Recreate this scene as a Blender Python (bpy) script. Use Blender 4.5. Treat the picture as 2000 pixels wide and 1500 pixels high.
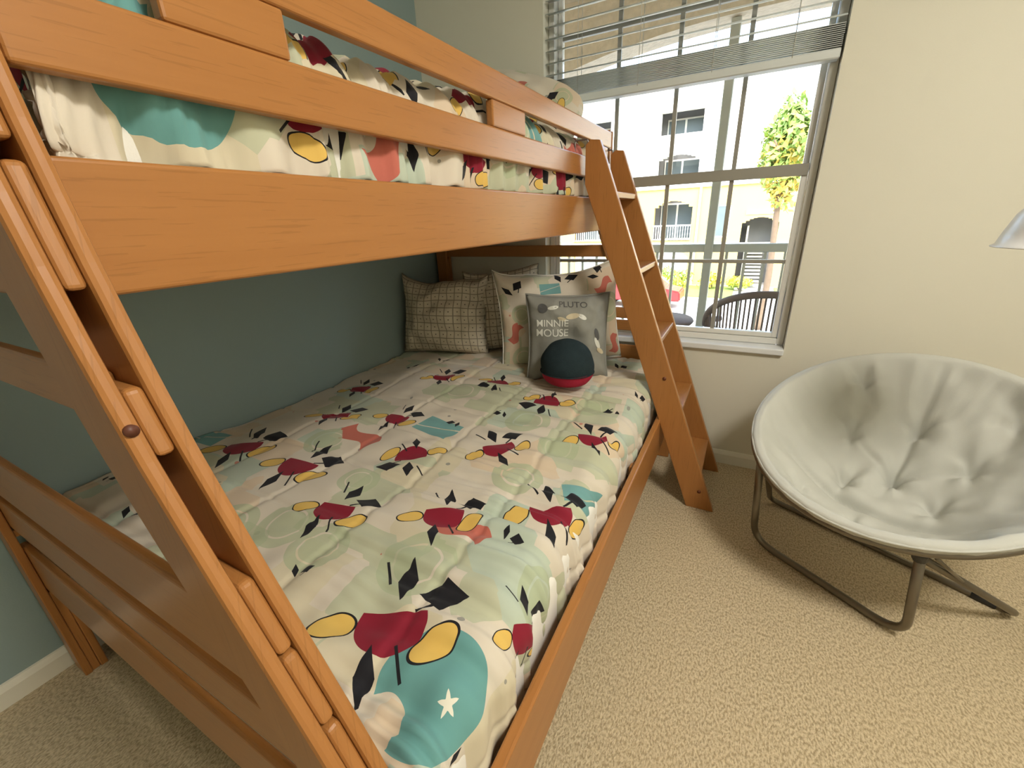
import bpy, bmesh, math, random
import numpy as np
from mathutils import Vector, Matrix

# ------------------------------------------------------------------ reset
for o in list(bpy.data.objects):
    bpy.data.objects.remove(o, do_unlink=True)
scene = bpy.context.scene
COL = scene.collection
random.seed(4)
RNG = np.random.default_rng(4)

# ------------------------------------------------------------------ camera
cam_data = bpy.data.cameras.new('camera')
cam = bpy.data.objects.new('camera', cam_data)
COL.objects.link(cam)
yaw, pitch, roll = 0.5038, -0.3699, -0.043
fwd = Vector((-math.sin(yaw) * math.cos(pitch), math.cos(yaw) * math.cos(pitch), math.sin(pitch)))
rgt = Vector((math.cos(yaw), math.sin(yaw), 0))
upv = rgt.cross(fwd)
r2 = rgt * math.cos(roll) + upv * math.sin(roll)
u2 = -rgt * math.sin(roll) + upv * math.cos(roll)
m3 = Matrix((r2, u2, -fwd)).transposed()
cam.matrix_world = Matrix.Translation((1.7114, -2.2272, 1.2474)) @ m3.to_4x4()
cam_data.sensor_fit = 'HORIZONTAL'
cam_data.sensor_width = 36.0
cam_data.lens = 36.0 * 823.97 / 2000.0
cam_data.clip_start = 0.02
cam_data.clip_end = 300
scene.camera = cam

# ------------------------------------------------------------------ view, sky, sun
vs = scene.view_settings
vs.view_transform = 'Standard'
vs.look = 'None'
vs.gamma = 1.0
vs.use_curve_mapping = False
vs.exposure = 2.4
SKY_STRENGTH = 0.30
SUN_STRENGTH = 0.6
FILL_LIGHT = 12.3  # glow strength of the added, unseen fill light

world = bpy.data.worlds.new('sky')
scene.world = world
world.use_nodes = True
wn = world.node_tree
wn.nodes.clear()
wo = wn.nodes.new('ShaderNodeOutputWorld')
wb = wn.nodes.new('ShaderNodeBackground')
ws = wn.nodes.new('ShaderNodeTexSky')
ws.sky_type = 'NISHITA'
ws.sun_disc = False
ws.sun_elevation = math.radians(48)
ws.sun_rotation = math.radians(160)
ws.air_density = 1.2
ws.dust_density = 2.5
wb.inputs['Strength'].default_value = SKY_STRENGTH
wn.links.new(ws.outputs[0], wb.inputs[0])
wn.links.new(wb.outputs[0], wo.inputs[0])

sun_d = bpy.data.lights.new('sun', 'SUN')
sun_d.energy = SUN_STRENGTH
sun_d.angle = math.radians(0.8)
sun_d.color = (1.0, 0.95, 0.86)
sun = bpy.data.objects.new('sun', sun_d)
COL.objects.link(sun)
sun.rotation_euler = Vector((0.35, 0.75, -0.85)).to_track_quat('-Z', 'Y').to_euler()

# ------------------------------------------------------------------ helpers
def link(o, parent=None):
    COL.objects.link(o)
    if parent is not None:
        o.parent = parent
    return o

def tag(o, label, cat, group=None):
    o['label'] = label
    o['category'] = cat
    if group:
        o['group'] = group
    return o

def thing(name, label, cat, group=None, loc=(0, 0, 0)):
    o = bpy.data.objects.new(name, None)
    o.empty_display_size = 0.1
    o.location = loc
    link(o)
    return tag(o, label, cat, group)

def structure(o, label=None):
    o['kind'] = 'structure'
    if label:
        o['label'] = label
    return o

def root_offset(p):
    """where the thing's Empty stands, however deep the part sits under it"""
    off = Vector((0, 0, 0))
    while p is not None:
        if p.type == 'EMPTY':
            off += p.location
        p = p.parent
    return off

def from_bm(name, bm, mat, parent=None, smooth=False, autosmooth=None):
    me = bpy.data.meshes.new(name)
    bm.normal_update()
    bm.to_mesh(me)
    bm.free()
    if smooth:
        for p in me.polygons:
            p.use_smooth = True
    if mat is not None:
        me.materials.append(mat)
    o = bpy.data.objects.new(name, me)
    base = root_offset(parent)
    if base.length > 0:
        me.transform(Matrix.Translation(-base))
    link(o, parent)
    return o

def from_data(name, verts, faces, mat, parent=None, smooth=True):
    me = bpy.data.meshes.new(name)
    me.from_pydata([tuple(v) for v in verts], [], [tuple(int(i) for i in f) for f in faces])
    me.update()
    if smooth:
        me.polygons.foreach_set('use_smooth', [True] * len(me.polygons))
    if mat is not None:
        me.materials.append(mat)
    o = bpy.data.objects.new(name, me)
    base = root_offset(parent)
    if base.length > 0:
        me.transform(Matrix.Translation(-base))
    link(o, parent)
    return o

def add_box(bm, lo, hi, bevel=0.0, segs=1):
    lo = Vector(lo); hi = Vector(hi)
    r = bmesh.ops.create_cube(bm, size=1.0)
    vs_ = r['verts']
    bmesh.ops.scale(bm, vec=hi - lo, verts=vs_)
    bmesh.ops.translate(bm, vec=(lo + hi) / 2, verts=vs_)
    if bevel > 0:
        es = list({e for v in vs_ for e in v.link_edges})
        bmesh.ops.bevel(bm, geom=es, offset=bevel, segments=segs, profile=0.5, affect='EDGES')

def grain_uv(me, axis, seed=0.0):
    """u runs along the grain, v across it"""
    uv = me.uv_layers.new(name='grain')
    others = [a for a in range(3) if a != axis]
    for l in me.loops:
        c = me.vertices[l.vertex_index].co
        uv.data[l.index].uv = (c[axis] + seed * 3.1, c[others[0]] * 0.83 + c[others[1]] * 1.0 + seed)

def board(name, lo, hi, mat, parent, axis=None, bevel=0.004, segs=2):
    bm = bmesh.new()
    add_box(bm, lo, hi, bevel, segs)
    o = from_bm(name, bm, mat, parent)
    if axis is None:
        d = [hi[i] - lo[i] for i in range(3)]
        axis = d.index(max(d))
    grain_uv(o.data, axis, random.random() * 7)
    return o

def prism(name, profile, y0, y1, mat, parent, bevel=0.003, axis=2, segs=2):
    """profile: list of (x,z), extruded along y"""
    bm = bmesh.new()
    a = [bm.verts.new((x, y0, z)) for x, z in profile]
    b = [bm.verts.new((x, y1, z)) for x, z in profile]
    n = len(profile)
    bm.faces.new(a)
    bm.faces.new(list(reversed(b)))
    for i in range(n):
        bm.faces.new((a[i], b[i], b[(i + 1) % n], a[(i + 1) % n]))
    bmesh.ops.recalc_face_normals(bm, faces=bm.faces)
    if bevel > 0:
        es = [e for e in bm.edges if e.calc_face_angle(0) > 0.6]
        bmesh.ops.bevel(bm, geom=es, offset=bevel, segments=segs, profile=0.5, affect='EDGES')
    o = from_bm(name, bm, mat, parent)
    grain_uv(o.data, axis, random.random() * 7)
    return o

def catmull(pts, n=8, closed=False):
    P = [Vector(p) for p in pts]
    out = []
    N = len(P)
    rng = range(N) if closed else range(N - 1)
    for i in rng:
        p0 = P[(i - 1) % N] if (closed or i > 0) else P[i]
        p1 = P[i]; p2 = P[(i + 1) % N]
        p3 = P[(i + 2) % N] if (closed or i + 2 < N) else P[(i + 1) % N]
        for k in range(n):
            t = k / n
            out.append(0.5 * ((2 * p1) + (-p0 + p2) * t + (2 * p0 - 5 * p1 + 4 * p2 - p3) * t * t + (-p0 + 3 * p1 - 3 * p2 + p3) * t ** 3))
    if not closed:
        out.append(P[-1])
    return out

def rounded_path(pts, rad, n=7):
    """polyline with rounded corners"""
    P = [Vector(p) for p in pts]
    out = [P[0]]
    for i in range(1, len(P) - 1):
        a = (P[i - 1] - P[i]); b = (P[i + 1] - P[i])
        r = min(rad, a.length * 0.49, b.length * 0.49)
        s = P[i] + a.normalized() * r
        e = P[i] + b.normalized() * r
        for k in range(n + 1):
            t = k / n
            out.append((1 - t) ** 2 * s + 2 * t * (1 - t) * P[i] + t * t * e)
    out.append(P[-1])
    return out

def tube_data(pts, r, seg=12, closed=False, V=None, F=None):
    V = [] if V is None else V
    F = [] if F is None else F
    P = [Vector(p) for p in pts]
    N = len(P)
    base = len(V)
    ref = None
    for i in range(N):
        if closed:
            t = (P[(i + 1) % N] - P[i - 1])
        else:
            t = P[min(i + 1, N - 1)] - P[max(i - 1, 0)]
        t.normalize()
        if ref is None:
            ref = Vector((0, 0, 1)) if abs(t.z) < 0.9 else Vector((1, 0, 0))
        a = (ref - t * ref.dot(t))
        if a.length < 1e-6:
            a = t.orthogonal()
        a.normalize()
        ref = a
        b = t.cross(a)
        rr = r[i] if isinstance(r, (list, tuple)) else r
        for k in range(seg):
            th = 2 * math.pi * k / seg
            V.append(P[i] + (a * math.cos(th) + b * math.sin(th)) * rr)
    M_ = N if closed else N - 1
    for i in range(M_):
        j = (i + 1) % N
        for k in range(seg):
            k2 = (k + 1) % seg
            F.append((base + i * seg + k, base + i * seg + k2, base + j * seg + k2, base + j * seg + k))
    if not closed:
        F.append(tuple(base + k for k in reversed(range(seg))))
        F.append(tuple(base + (N - 1) * seg + k for k in range(seg)))
    return V, F

def tube(name, pts, r, mat, parent=None, seg=12, closed=False):
    V, F = tube_data(pts, r, seg, closed)
    return from_data(name, V, F, mat, parent)

def lathe(name, prof, center, mat, parent=None, seg=40, axis_mat=None):
    V, F = [], []
    n = len(prof)
    for k in range(seg):
        th = 2 * math.pi * k / seg
        for r, z in prof:
            v = Vector((r * math.cos(th), r * math.sin(th), z))
            if axis_mat is not None:
                v = axis_mat @ v
            V.append(v + Vector(center))
    for k in range(seg):
        k2 = (k + 1) % seg
        for i in range(n - 1):
            F.append((k * n + i, k2 * n + i, k2 * n + i + 1, k * n + i + 1))
    return from_data(name, V, F, mat, parent)

# smooth value noise in numpy
class Noise:
    def __init__(self, seed):
        self.g = np.random.default_rng(seed).uniform(-1, 1, (257, 257))
    def __call__(self, x, y):
        x = np.asarray(x, float); y = np.asarray(y, float)
        xi = np.floor(x).astype(int); yi = np.floor(y).astype(int)
        fx = x - xi; fy = y - yi
        fx = fx * fx * (3 - 2 * fx); fy = fy * fy * (3 - 2 * fy)
        a = self.g[xi % 256, yi % 256]; b = self.g[(xi + 1) % 256, yi % 256]
        c = self.g[xi % 256, (yi + 1) % 256]; d = self.g[(xi + 1) % 256, (yi + 1) % 256]
        return (a * (1 - fx) + b * fx) * (1 - fy) + (c * (1 - fx) + d * fx) * fy
N1, N2, N3 = Noise(1), Noise(2), Noise(3)

# ------------------------------------------------------------------ materials
class E:
    """tiny expression wrapper over shader math nodes"""
    def __init__(self, nt, sock):
        self.nt = nt; self.s = sock
    def _op(self, op, b=None, c=None):
        n = self.nt.nodes.new('ShaderNodeMath'); n.operation = op
        for i, v in enumerate((self, b, c)):
            if v is None:
                continue
            if isinstance(v, E):
                self.nt.links.new(v.s, n.inputs[i])
            else:
                n.inputs[i].default_value = float(v)
        return E(self.nt, n.outputs[0])
    def __add__(self, o): return self._op('ADD', o)
    def __sub__(self, o): return self._op('SUBTRACT', o)
    def __mul__(self, o): return self._op('MULTIPLY', o)
    def __truediv__(self, o): return self._op('DIVIDE', o)
    def lt(self, o): return self._op('LESS_THAN', o)
    def gt(self, o): return self._op('GREATER_THAN', o)
    def abs(self): return self._op('ABSOLUTE')
    def sq(self): return self * self
    def sqrt(self): return self._op('SQRT')
    def cos(self): return self._op('COSINE')
    def sin(self): return self._op('SINE')
    def atan2(self, o): return self._op('ARCTAN2', o)
    def fract(self): return self._op('FRACT')
    def AND(self, o): return self._op('MULTIPLY', o)
    def OR(self, o): return self._op('MAXIMUM', o)
    def NOT(self): return (self * -1.0) + 1.0

def new_mat(name):
    m = bpy.data.materials.new(name)
    m.use_nodes = True
    nt = m.node_tree
    b = nt.nodes['Principled BSDF']
    return m, nt, b

def mixc(nt, fac, a, b):
    n = nt.nodes.new('ShaderNodeMix'); n.data_type = 'RGBA'
    for key, v in ((0, fac), (6, a), (7, b)):
        if isinstance(v, E):
            nt.links.new(v.s, n.inputs[key])
        elif hasattr(v, 'is_linked'):
            nt.links.new(v, n.inputs[key])
        elif key == 0:
            n.inputs[0].default_value = v
        else:
            n.inputs[key].default_value = (*v[:3], 1)
    return n.outputs[2]

def noise_node(nt, vec, scale, detail=4, rough=0.5, dim='3D'):
    n = nt.nodes.new('ShaderNodeTexNoise')
    n.inputs['Scale'].default_value = scale
    n.inputs['Detail'].default_value = detail
    n.inputs['Roughness'].default_value = rough
    if vec is not None:
        nt.links.new(vec, n.inputs['Vector'])
    return n

def mapping(nt, vec, scale):
    n = nt.nodes.new('ShaderNodeMapping')
    n.inputs['Scale'].default_value = scale
    nt.links.new(vec, n.inputs['Vector'])
    return n.outputs[0]

def bump(nt, b, height, strength, dist):
    n = nt.nodes.new('ShaderNodeBump')
    n.inputs['Strength'].default_value = strength
    n.inputs['Distance'].default_value = dist
    nt.links.new(height, n.inputs['Height'])
    nt.links.new(n.outputs[0], b.inputs['Normal'])
    return n

def simple(name, col, rough=0.5, metal=0.0, var=0.06, scale=18.0, bumpd=0.0, bscale=200, spec=0.5):
    """one colour with a little procedural variation and optional fine relief"""
    m, nt, b = new_mat(name)
    tc = nt.nodes.new('ShaderNodeTexCoord')
    nz = noise_node(nt, tc.outputs['Object'], scale, 3)
    lo = tuple(c * (1 - var) for c in col); hi = tuple(min(1, c * (1 + var)) for c in col)
    nt.links.new(mixc(nt, nz.outputs[0], lo, hi), b.inputs['Base Color'])
    b.inputs['Roughness'].default_value = rough
    b.inputs['Metallic'].default_value = metal
    b.inputs['Specular IOR Level'].default_value = spec
    if bumpd > 0:
        n2 = noise_node(nt, tc.outputs['Object'], bscale, 2)
        bump(nt, b, n2.outputs[0], 0.6, bumpd)
    return m

def wood_mat(name, c0, c1, c2, rough=0.38):
    m, nt, b = new_mat(name)
    uv = nt.nodes.new('ShaderNodeUVMap'); uv.uv_map = 'grain'
    v1 = mapping(nt, uv.outputs[0], (1.6, 34, 1))
    n1 = noise_node(nt, v1, 1.0, 5, 0.6)
    v2 = mapping(nt, uv.outputs[0], (0.9, 9, 1))
    n2 = noise_node(nt, v2, 1.0, 3, 0.5)
    v3 = mapping(nt, uv.outputs[0], (9, 240, 1))
    n3 = noise_node(nt, v3, 1.0, 2, 0.5)
    a = mixc(nt, n1.outputs[0], c0, c1)
    r = nt.nodes.new('ShaderNodeValToRGB')
    r.color_ramp.elements[0].position = 0.35; r.color_ramp.elements[1].position = 0.75
    nt.links.new(n2.outputs[0], r.inputs[0])
    f = E(nt, r.outputs[0]) * 0.55
    a = mixc(nt, f, a, c2)
    f3 = E(nt, n3.outputs[0]).gt(0.62) * 0.22
    a = mixc(nt, f3, a, tuple(c * 0.45 for c in c0))
    nt.links.new(a, b.inputs['Base Color'])
    b.inputs['Roughness'].default_value = rough
    b.inputs['Specular IOR Level'].default_value = 0.4
    bump(nt, b, n3.outputs[0], 0.12, 0.0006)
    return m

WOOD = wood_mat('bed_wood', (0.33, 0.135, 0.036), (0.45, 0.203, 0.062), (0.385, 0.162, 0.045), 0.30)

def wall_mat(name, col):
    m, nt, b = new_mat(name)
    tc = nt.nodes.new('ShaderNodeTexCoord')
    nz = noise_node(nt, tc.outputs['Object'], 1.5, 3)
    nt.links.new(mixc(nt, nz.outputs[0], tuple(c * 0.97 for c in col), tuple(c * 1.03 for c in col)), b.inputs['Base Color'])
    b.inputs['Roughness'].default_value = 0.75
    n2 = noise_node(nt, tc.outputs['Object'], 260, 3)
    bump(nt, b, n2.outputs[0], 0.25, 0.001)
    return m
WALL_BLUE = wall_mat('wall_paint_blue_grey', (0.29, 0.385, 0.385))
WALL_GREIGE = wall_mat('wall_paint_greige', (0.72, 0.70, 0.59))
CEIL = wall_mat('ceiling_paint', (0.80, 0.79, 0.74))

def carpet_mat():
    m, nt, b = new_mat('carpet')
    tc = nt.nodes.new('ShaderNodeTexCoord')
    big = noise_node(nt, tc.outputs['Object'], 2.2, 3)
    fine = noise_node(nt, mapping(nt, tc.outputs['Object'], (1.0, 0.55, 1)), 190, 3, 0.6)
    med = noise_node(nt, tc.outputs['Object'], 60, 2)
    r = nt.nodes.new('ShaderNodeValToRGB')
    r.color_ramp.elements[0].position = 0.38; r.color_ramp.elements[1].position = 0.58
    nt.links.new(fine.outputs[0], r.inputs[0])
    c = mixc(nt, E(nt, r.outputs[0]), (0.35, 0.27, 0.155), (0.70, 0.585, 0.39))
    c = mixc(nt, E(nt, big.outputs[0]) * 0.35, c, (0.60, 0.47, 0.28))
    nt.links.new(c, b.inputs['Base Color'])
    b.inputs['Roughness'].default_value = 0.95
    b.inputs['Specular IOR Level'].default_value = 0.1
    b.inputs['Sheen Weight'].default_value = 0.25
    hgt = E(nt, fine.outputs[0]) + E(nt, med.outputs[0]) * 0.4
    bump(nt, b, hgt.s, 0.9, 0.006)
    return m
CARPET = carpet_mat()
TRIM = simple('white_trim_paint', (0.80, 0.78, 0.68), 0.4, var=0.03)
VINYL = simple('window_vinyl', (0.74, 0.74, 0.70), 0.35, var=0.02)
MUNTIN = simple('muntin_bronze_vinyl', (0.30, 0.29, 0.25), 0.4, var=0.05)
SILL = simple('sill_stone', (0.78, 0.80, 0.80), 0.25, var=0.08, scale=9)
BLIND = simple('blind_slat_white', (0.64, 0.68, 0.67), 0.45, var=0.04)
CORD = simple('blind_cord', (0.55, 0.55, 0.5), 0.8)
METAL_TUBE = simple('chair_tube_taupe', (0.20, 0.175, 0.135), 0.32, metal=0.75, var=0.1)
STEEL = simple('steel_hook', (0.28, 0.28, 0.28), 0.3, metal=0.9)
BLACK_CAP = simple('black_plastic', (0.02, 0.02, 0.02), 0.45)
LAMP_WHITE = simple('lamp_white_enamel', (0.86, 0.86, 0.85), 0.3, var=0.02)
LAMP_DARK = simple('lamp_dark_base', (0.03, 0.028, 0.026), 0.4)
MATTRESS = simple('mattress_ticking', (0.80, 0.79, 0.74), 0.85, var=0.04, bumpd=0.0008, bscale=400)
CHAIR_FAB = simple('chair_grey_microfibre', (0.56, 0.565, 0.515), 0.9, var=0.08, scale=7, bumpd=0.0007, bscale=700, spec=0.2)
GREY_FAB = simple('pillow_grey_plush', (0.285, 0.285, 0.255), 0.95, var=0.14, scale=25, bumpd=0.0015, bscale=500, spec=0.1)
NAVY_PLUSH = simple('plush_dark_teal', (0.022, 0.036, 0.042), 0.95, var=0.25, scale=30, bumpd=0.002, bscale=350, spec=0.15)
RED_PLUSH = simple('plush_crimson', (0.36, 0.022, 0.05), 0.9, var=0.15, scale=30, bumpd=0.002, bscale=350, spec=0.15)
STUCCO = simple('balcony_stucco', (0.62, 0.50, 0.35), 0.95, var=0.22, scale=22, bumpd=0.012, bscale=35)
CONCRETE = simple('balcony_concrete', (0.48, 0.45, 0.40), 0.9, var=0.1, scale=6)
RAIL_PAINT = simple('railing_paint_tan', (0.40, 0.38, 0.30), 0.5, var=0.08)
WICKER = simple('wicker_brown', (0.12, 0.075, 0.05), 0.7, var=0.3, scale=60)
FACADE_YELLOW = simple('facade_yellow', (0.52, 0.38, 0.13), 0.9, var=0.08, scale=0.8)
FACADE_CREAM = simple('facade_cream', (0.82, 0.79, 0.70), 0.9, var=0.05, scale=0.8)
FACADE_TRIM = simple('facade_white_trim', (0.86, 0.85, 0.80), 0.8, var=0.03)
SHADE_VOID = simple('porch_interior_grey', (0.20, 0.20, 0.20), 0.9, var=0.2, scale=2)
FAR_GLASS = simple('far_window_glass', (0.10, 0.13, 0.14), 0.5, var=0.2, scale=1)
ASPHALT = simple('driveway_concrete', (0.52, 0.50, 0.47), 0.95, var=0.1, scale=0.6)
GRASS = simple('lawn', (0.20, 0.30, 0.07), 0.95, var=0.3, scale=5)
LEAF_G = simple('leaf_green', (0.26, 0.38, 0.08), 0.7, var=0.4, scale=3)
LEAF_Y = simple('leaf_yellow', (0.60, 0.45, 0.08), 0.7, var=0.35, scale=3)
BARK = simple('bark', (0.16, 0.11, 0.07), 0.95, var=0.3, scale=14)
ROOF = simple('roof_tile', (0.40, 0.28, 0.20), 0.9, var=0.2, scale=3)
CAR_RED = simple('car_paint', (0.30, 0.03, 0.03), 0.25)
CAR_GLASS = simple('car_glass', (0.05, 0.06, 0.07), 0.1)

def glass_mat():
    m = bpy.data.materials.new('window_glass')
    m.use_nodes = True
    nt = m.node_tree; nt.nodes.clear()
    out = nt.nodes.new('ShaderNodeOutputMaterial')
    tr = nt.nodes.new('ShaderNodeBsdfTransparent'); tr.inputs[0].default_value = (0.95, 0.97, 0.96, 1)
    gl = nt.nodes.new('ShaderNodeBsdfGlossy'); gl.inputs['Roughness'].default_value = 0.03
    fr = nt.nodes.new('ShaderNodeFresnel'); fr.inputs[0].default_value = 1.25
    mx = nt.nodes.new('ShaderNodeMixShader')
    nt.links.new(fr.outputs[0], mx.inputs[0]); nt.links.new(tr.outputs[0], mx.inputs[1]); nt.links.new(gl.outputs[0], mx.inputs[2])
    nt.links.new(mx.outputs[0], out.inputs[0])
    return m
GLASS = glass_mat()

CREAM = (0.66, 0.60, 0.50)
PGREEN = (0.42, 0.48, 0.31)
MINT = (0.38, 0.52, 0.42)
TEAL = (0.14, 0.34, 0.33)
CORAL = (0.52, 0.15, 0.11)
CRIMSON = (0.24, 0.012, 0.03)
YELLOW = (0.72, 0.48, 0.12)
INK = (0.012, 0.012, 0.016)

def print_mat(name, ground=CREAM):
    """cotton print: cream ground, pale green blocks, teal / coral patches and
    abstract clusters of crimson half discs, yellow lenses and black crescents"""
    m, nt, b = new_mat(name)
    def attr(n):
        a = nt.nodes.new('ShaderNodeAttribute'); a.attribute_name = n
        s = nt.nodes.new('ShaderNodeSeparateXYZ'); nt.links.new(a.outputs['Vector'], s.inputs[0])
        return [E(nt, s.outputs[i]) for i in range(3)]
    fa = nt.nodes.new('ShaderNodeAttribute'); fa.attribute_name = 'flat'
    # pale blocks
    vor = nt.nodes.new('ShaderNodeTexVoronoi'); vor.distance = 'CHEBYCHEV'
    vor.inputs['Scale'].default_value = 7.5
    vor.inputs['Randomness'].default_value = 0.8
    nt.links.new(fa.outputs['Vector'], vor.inputs['Vector'])
    sc = nt.nodes.new('ShaderNodeSeparateColor'); nt.links.new(vor.outputs['Color'], sc.inputs[0])
    c = mixc(nt, E(nt, sc.outputs[0]).gt(0.62), ground, PGREEN)
    c = mixc(nt, E(nt, sc.outputs[1]).gt(0.86), c, MINT)
    c = mixc(nt, E(nt, sc.outputs[2]).gt(0.88), c, (0.66, 0.51, 0.35))
    c = mixc(nt, E(nt, sc.outputs[2]).lt(0.10), c, (0.62, 0.56, 0.38))
    # soften the blocks into the ground
    c = mixc(nt, 0.35, c, ground)
    # tiny specks
    v2 = nt.nodes.new('ShaderNodeTexVoronoi'); v2.inputs['Scale'].default_value = 15
    nt.links.new(fa.outputs['Vector'], v2.inputs['Vector'])
    s2 = nt.nodes.new('ShaderNodeSeparateColor'); nt.links.new(v2.outputs['Color'], s2.inputs[0])
    dot = E(nt, v2.outputs['Distance']).lt(0.11).AND(E(nt, s2.outputs[0]).gt(0.72))
    c = mixc(nt, dot * 0.8, c, (0.24, 0.24, 0.22))
    dot = E(nt, v2.outputs['Distance']).lt(0.10).AND(E(nt, s2.outputs[0]).lt(0.10))
    c = mixc(nt, dot * 0.8, c, CORAL)
    # large patches
    u, v, k = attr('patch')
    r = (u.sq() + v.sq()).sqrt()
    disc = r.lt(1.0)
    bite = ((u + 0.75).sq() + (v + 0.55).sq()).lt(0.22)
    th = v.atan2(u)
    su = u - 0.35; sv = v + 0.15
    star = (su.sq() + sv.sq()).sqrt().lt((((sv.atan2(su) * 2.5).cos().abs() * -0.11) + 0.185))
    k1 = (k - 1).abs().lt(0.5)
    c = mixc(nt, k1.AND(disc).AND(bite.NOT()), c, TEAL)
    c = mixc(nt, k1.AND(star), c, (0.80, 0.78, 0.66))
    k2 = (k - 2).abs().lt(0.5)
    wave = ((u * 3.0).sin() * 0.28)
    rib = (v - wave).abs().lt(0.42).AND(u.abs().lt(1.0))
    c = mixc(nt, k2.AND(rib), c, CORAL)
    k3 = (k - 3).abs().lt(0.5)
    rect = u.abs().lt(1.0).AND(v.abs().lt(0.62)).AND(((v - u * 0.3).abs().gt(0.03)))
    c = mixc(nt, k3.AND(rect), c, (0.17, 0.36, 0.36))
    k4 = (k - 4).abs().lt(0.5)
    ringm = disc.AND((r - 0.62).abs().lt(0.035).NOT())
    c = mixc(nt, k4.AND(ringm) * 0.75, c, PGREEN)
    # abstract clusters
    u, v, k = attr('motif')
    full = k.lt(1.5).AND(k.gt(0.5))
    anyk = k.gt(0.5)
    def ell(cx, cy, rx, ry, ang=0.0):
        ca, sa = math.cos(ang), math.sin(ang)
        du = u - cx; dv = v - cy
        a = (du * ca + dv * sa) / rx
        d = (dv * ca - du * sa) / ry
        return (a.sq() + d.sq()), a, d
    q, a, d = ell(0.0, -0.06, 0.46, 0.42, 0.5)
    half = q.lt(1.0).AND(d.lt(0.35))
    c = mixc(nt, full.AND(half), c, CRIMSON)
    # two yellow lenses, dark outlines
    for (cx, cy, rx, ry, an) in ((-0.60, -0.50, 0.30, 0.20, 0.9), (0.66, 0.02, 0.34, 0.19, 1.2)):
        q, a, d = ell(cx, cy, rx, ry, an)
        c = mixc(nt, full.AND(q.lt(1.0)), c, INK)
        c = mixc(nt, full.AND(q.lt(0.80)), c, YELLOW)
    # black diamonds and bars
    def diamond(cx, cy, rx, ry, ang):
        q_, a_, d_ = ell(cx, cy, rx, ry, ang)
        return (a_.abs() + d_.abs()).lt(1.0)
    c = mixc(nt, anyk.AND(diamond(0.30, 0.58, 0.34, 0.24, 0.5)), c, INK)
    c = mixc(nt, anyk.AND(diamond(-0.30, 0.50, 0.15, 0.34, 0.5)), c, INK)
    c = mixc(nt, full.AND(diamond(0.22, -0.66, 0.12, 0.34, 0.6)), c, INK)
    q, a, d = ell(0.0, 0.0, 0.85, 0.022, 0.95)
    c = mixc(nt, anyk.AND(a.abs().lt(1.0)).AND(d.abs().lt(1.0)).AND(a.gt(0.3)), c, INK)
    q, a, d = ell(-0.1, 0.05, 0.9, 0.02, 2.5)
    c = mixc(nt, full.AND(a.abs().lt(1.0)).AND(d.abs().lt(1.0)).AND(a.abs().gt(0.5)), c, INK)
    nt.links.new(c, b.inputs['Base Color'])
    b.inputs['Roughness'].default_value = 0.8
    b.inputs['Specular IOR Level'].default_value = 0.25
    b.inputs['Sheen Weight'].default_value = 0.1
    wv = noise_node(nt, mapping(nt, fa.outputs['Vector'], (1, 1, 1)), 900, 1)
    bump(nt, b, wv.outputs[0], 0.15, 0.0005)
    return m
PRINT = print_mat('printed_cotton')

def grid_print_mat():
    m, nt, b = new_mat('grid_cotton')
    fa = nt.nodes.new('ShaderNodeAttribute'); fa.attribute_name = 'flat'
    s = nt.nodes.new('ShaderNodeSeparateXYZ'); nt.links.new(fa.outputs['Vector'], s.inputs[0])
    u = (E(nt, s.outputs[0]) / 0.041).fract() - 0.5
    v = (E(nt, s.outputs[1]) / 0.041).fract() - 0.5
    line = u.abs().gt(0.445).OR(v.abs().gt(0.445))
    sq = u.abs().lt(0.07).AND(v.abs().lt(0.06))
    c = mixc(nt, line * 0.8, (0.63, 0.57, 0.45), (0.18, 0.16, 0.12))
    c = mixc(nt, sq, c, (0.10, 0.09, 0.075))
    nt.links.new(c, b.inputs['Base Color'])
    b.inputs['Roughness'].default_value = 0.85
    b.inputs['Specular IOR Level'].default_value = 0.2
    return m
GRID = grid_print_mat()

def add_print(o, flat, motifs=(), patches=()):
    """flat: (n,2) cloth coordinates per vertex. Stores per-corner local coordinates of the print."""
    me = o.data
    a = me.attributes.new('flat', 'FLOAT_VECTOR', 'POINT')
    buf = np.zeros((len(me.vertices), 3), np.float32); buf[:, :2] = flat
    a.data.foreach_set('vector', buf.ravel())
    nl = len(me.loops)
    vi = np.empty(nl, np.int32); me.loops.foreach_get('vertex_index', vi)
    starts = np.empty(len(me.polygons), np.int32); me.polygons.foreach_get('loop_start', starts)
    tot = np.empty(len(me.polygons), np.int32); me.polygons.foreach_get('loop_total', tot)
    fl = flat[vi]
    pid = np.repeat(np.arange(len(tot)), tot)
    cen = np.zeros((len(tot), 2)); np.add.at(cen, pid, fl); cen /= tot[:, None]
    for nm, lst in (('motif', motifs), ('patch', patches)):
        out = np.zeros((nl, 3), np.float32)
        if len(lst):
            L = np.array(lst, float)        # x, y, r, kind, angle
            d = np.hypot(cen[:, None, 0] - L[None, :, 0], cen[:, None, 1] - L[None, :, 1]) / L[None, :, 2]
            j = d.argmin(1)[pid]
            dx = (fl[:, 0] - L[j, 0]) / L[j, 2]; dy = (fl[:, 1] - L[j, 1]) / L[j, 2]
            ca, sa = np.cos(L[j, 4]), np.sin(L[j, 4])
            out[:, 0] = dx * ca + dy * sa
            out[:, 1] = -dx * sa + dy * ca
            out[:, 2] = L[j, 3]
        at = me.attributes.new(nm, 'FLOAT_VECTOR', 'CORNER')
        at.data.foreach_set('vector', out.ravel())

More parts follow.
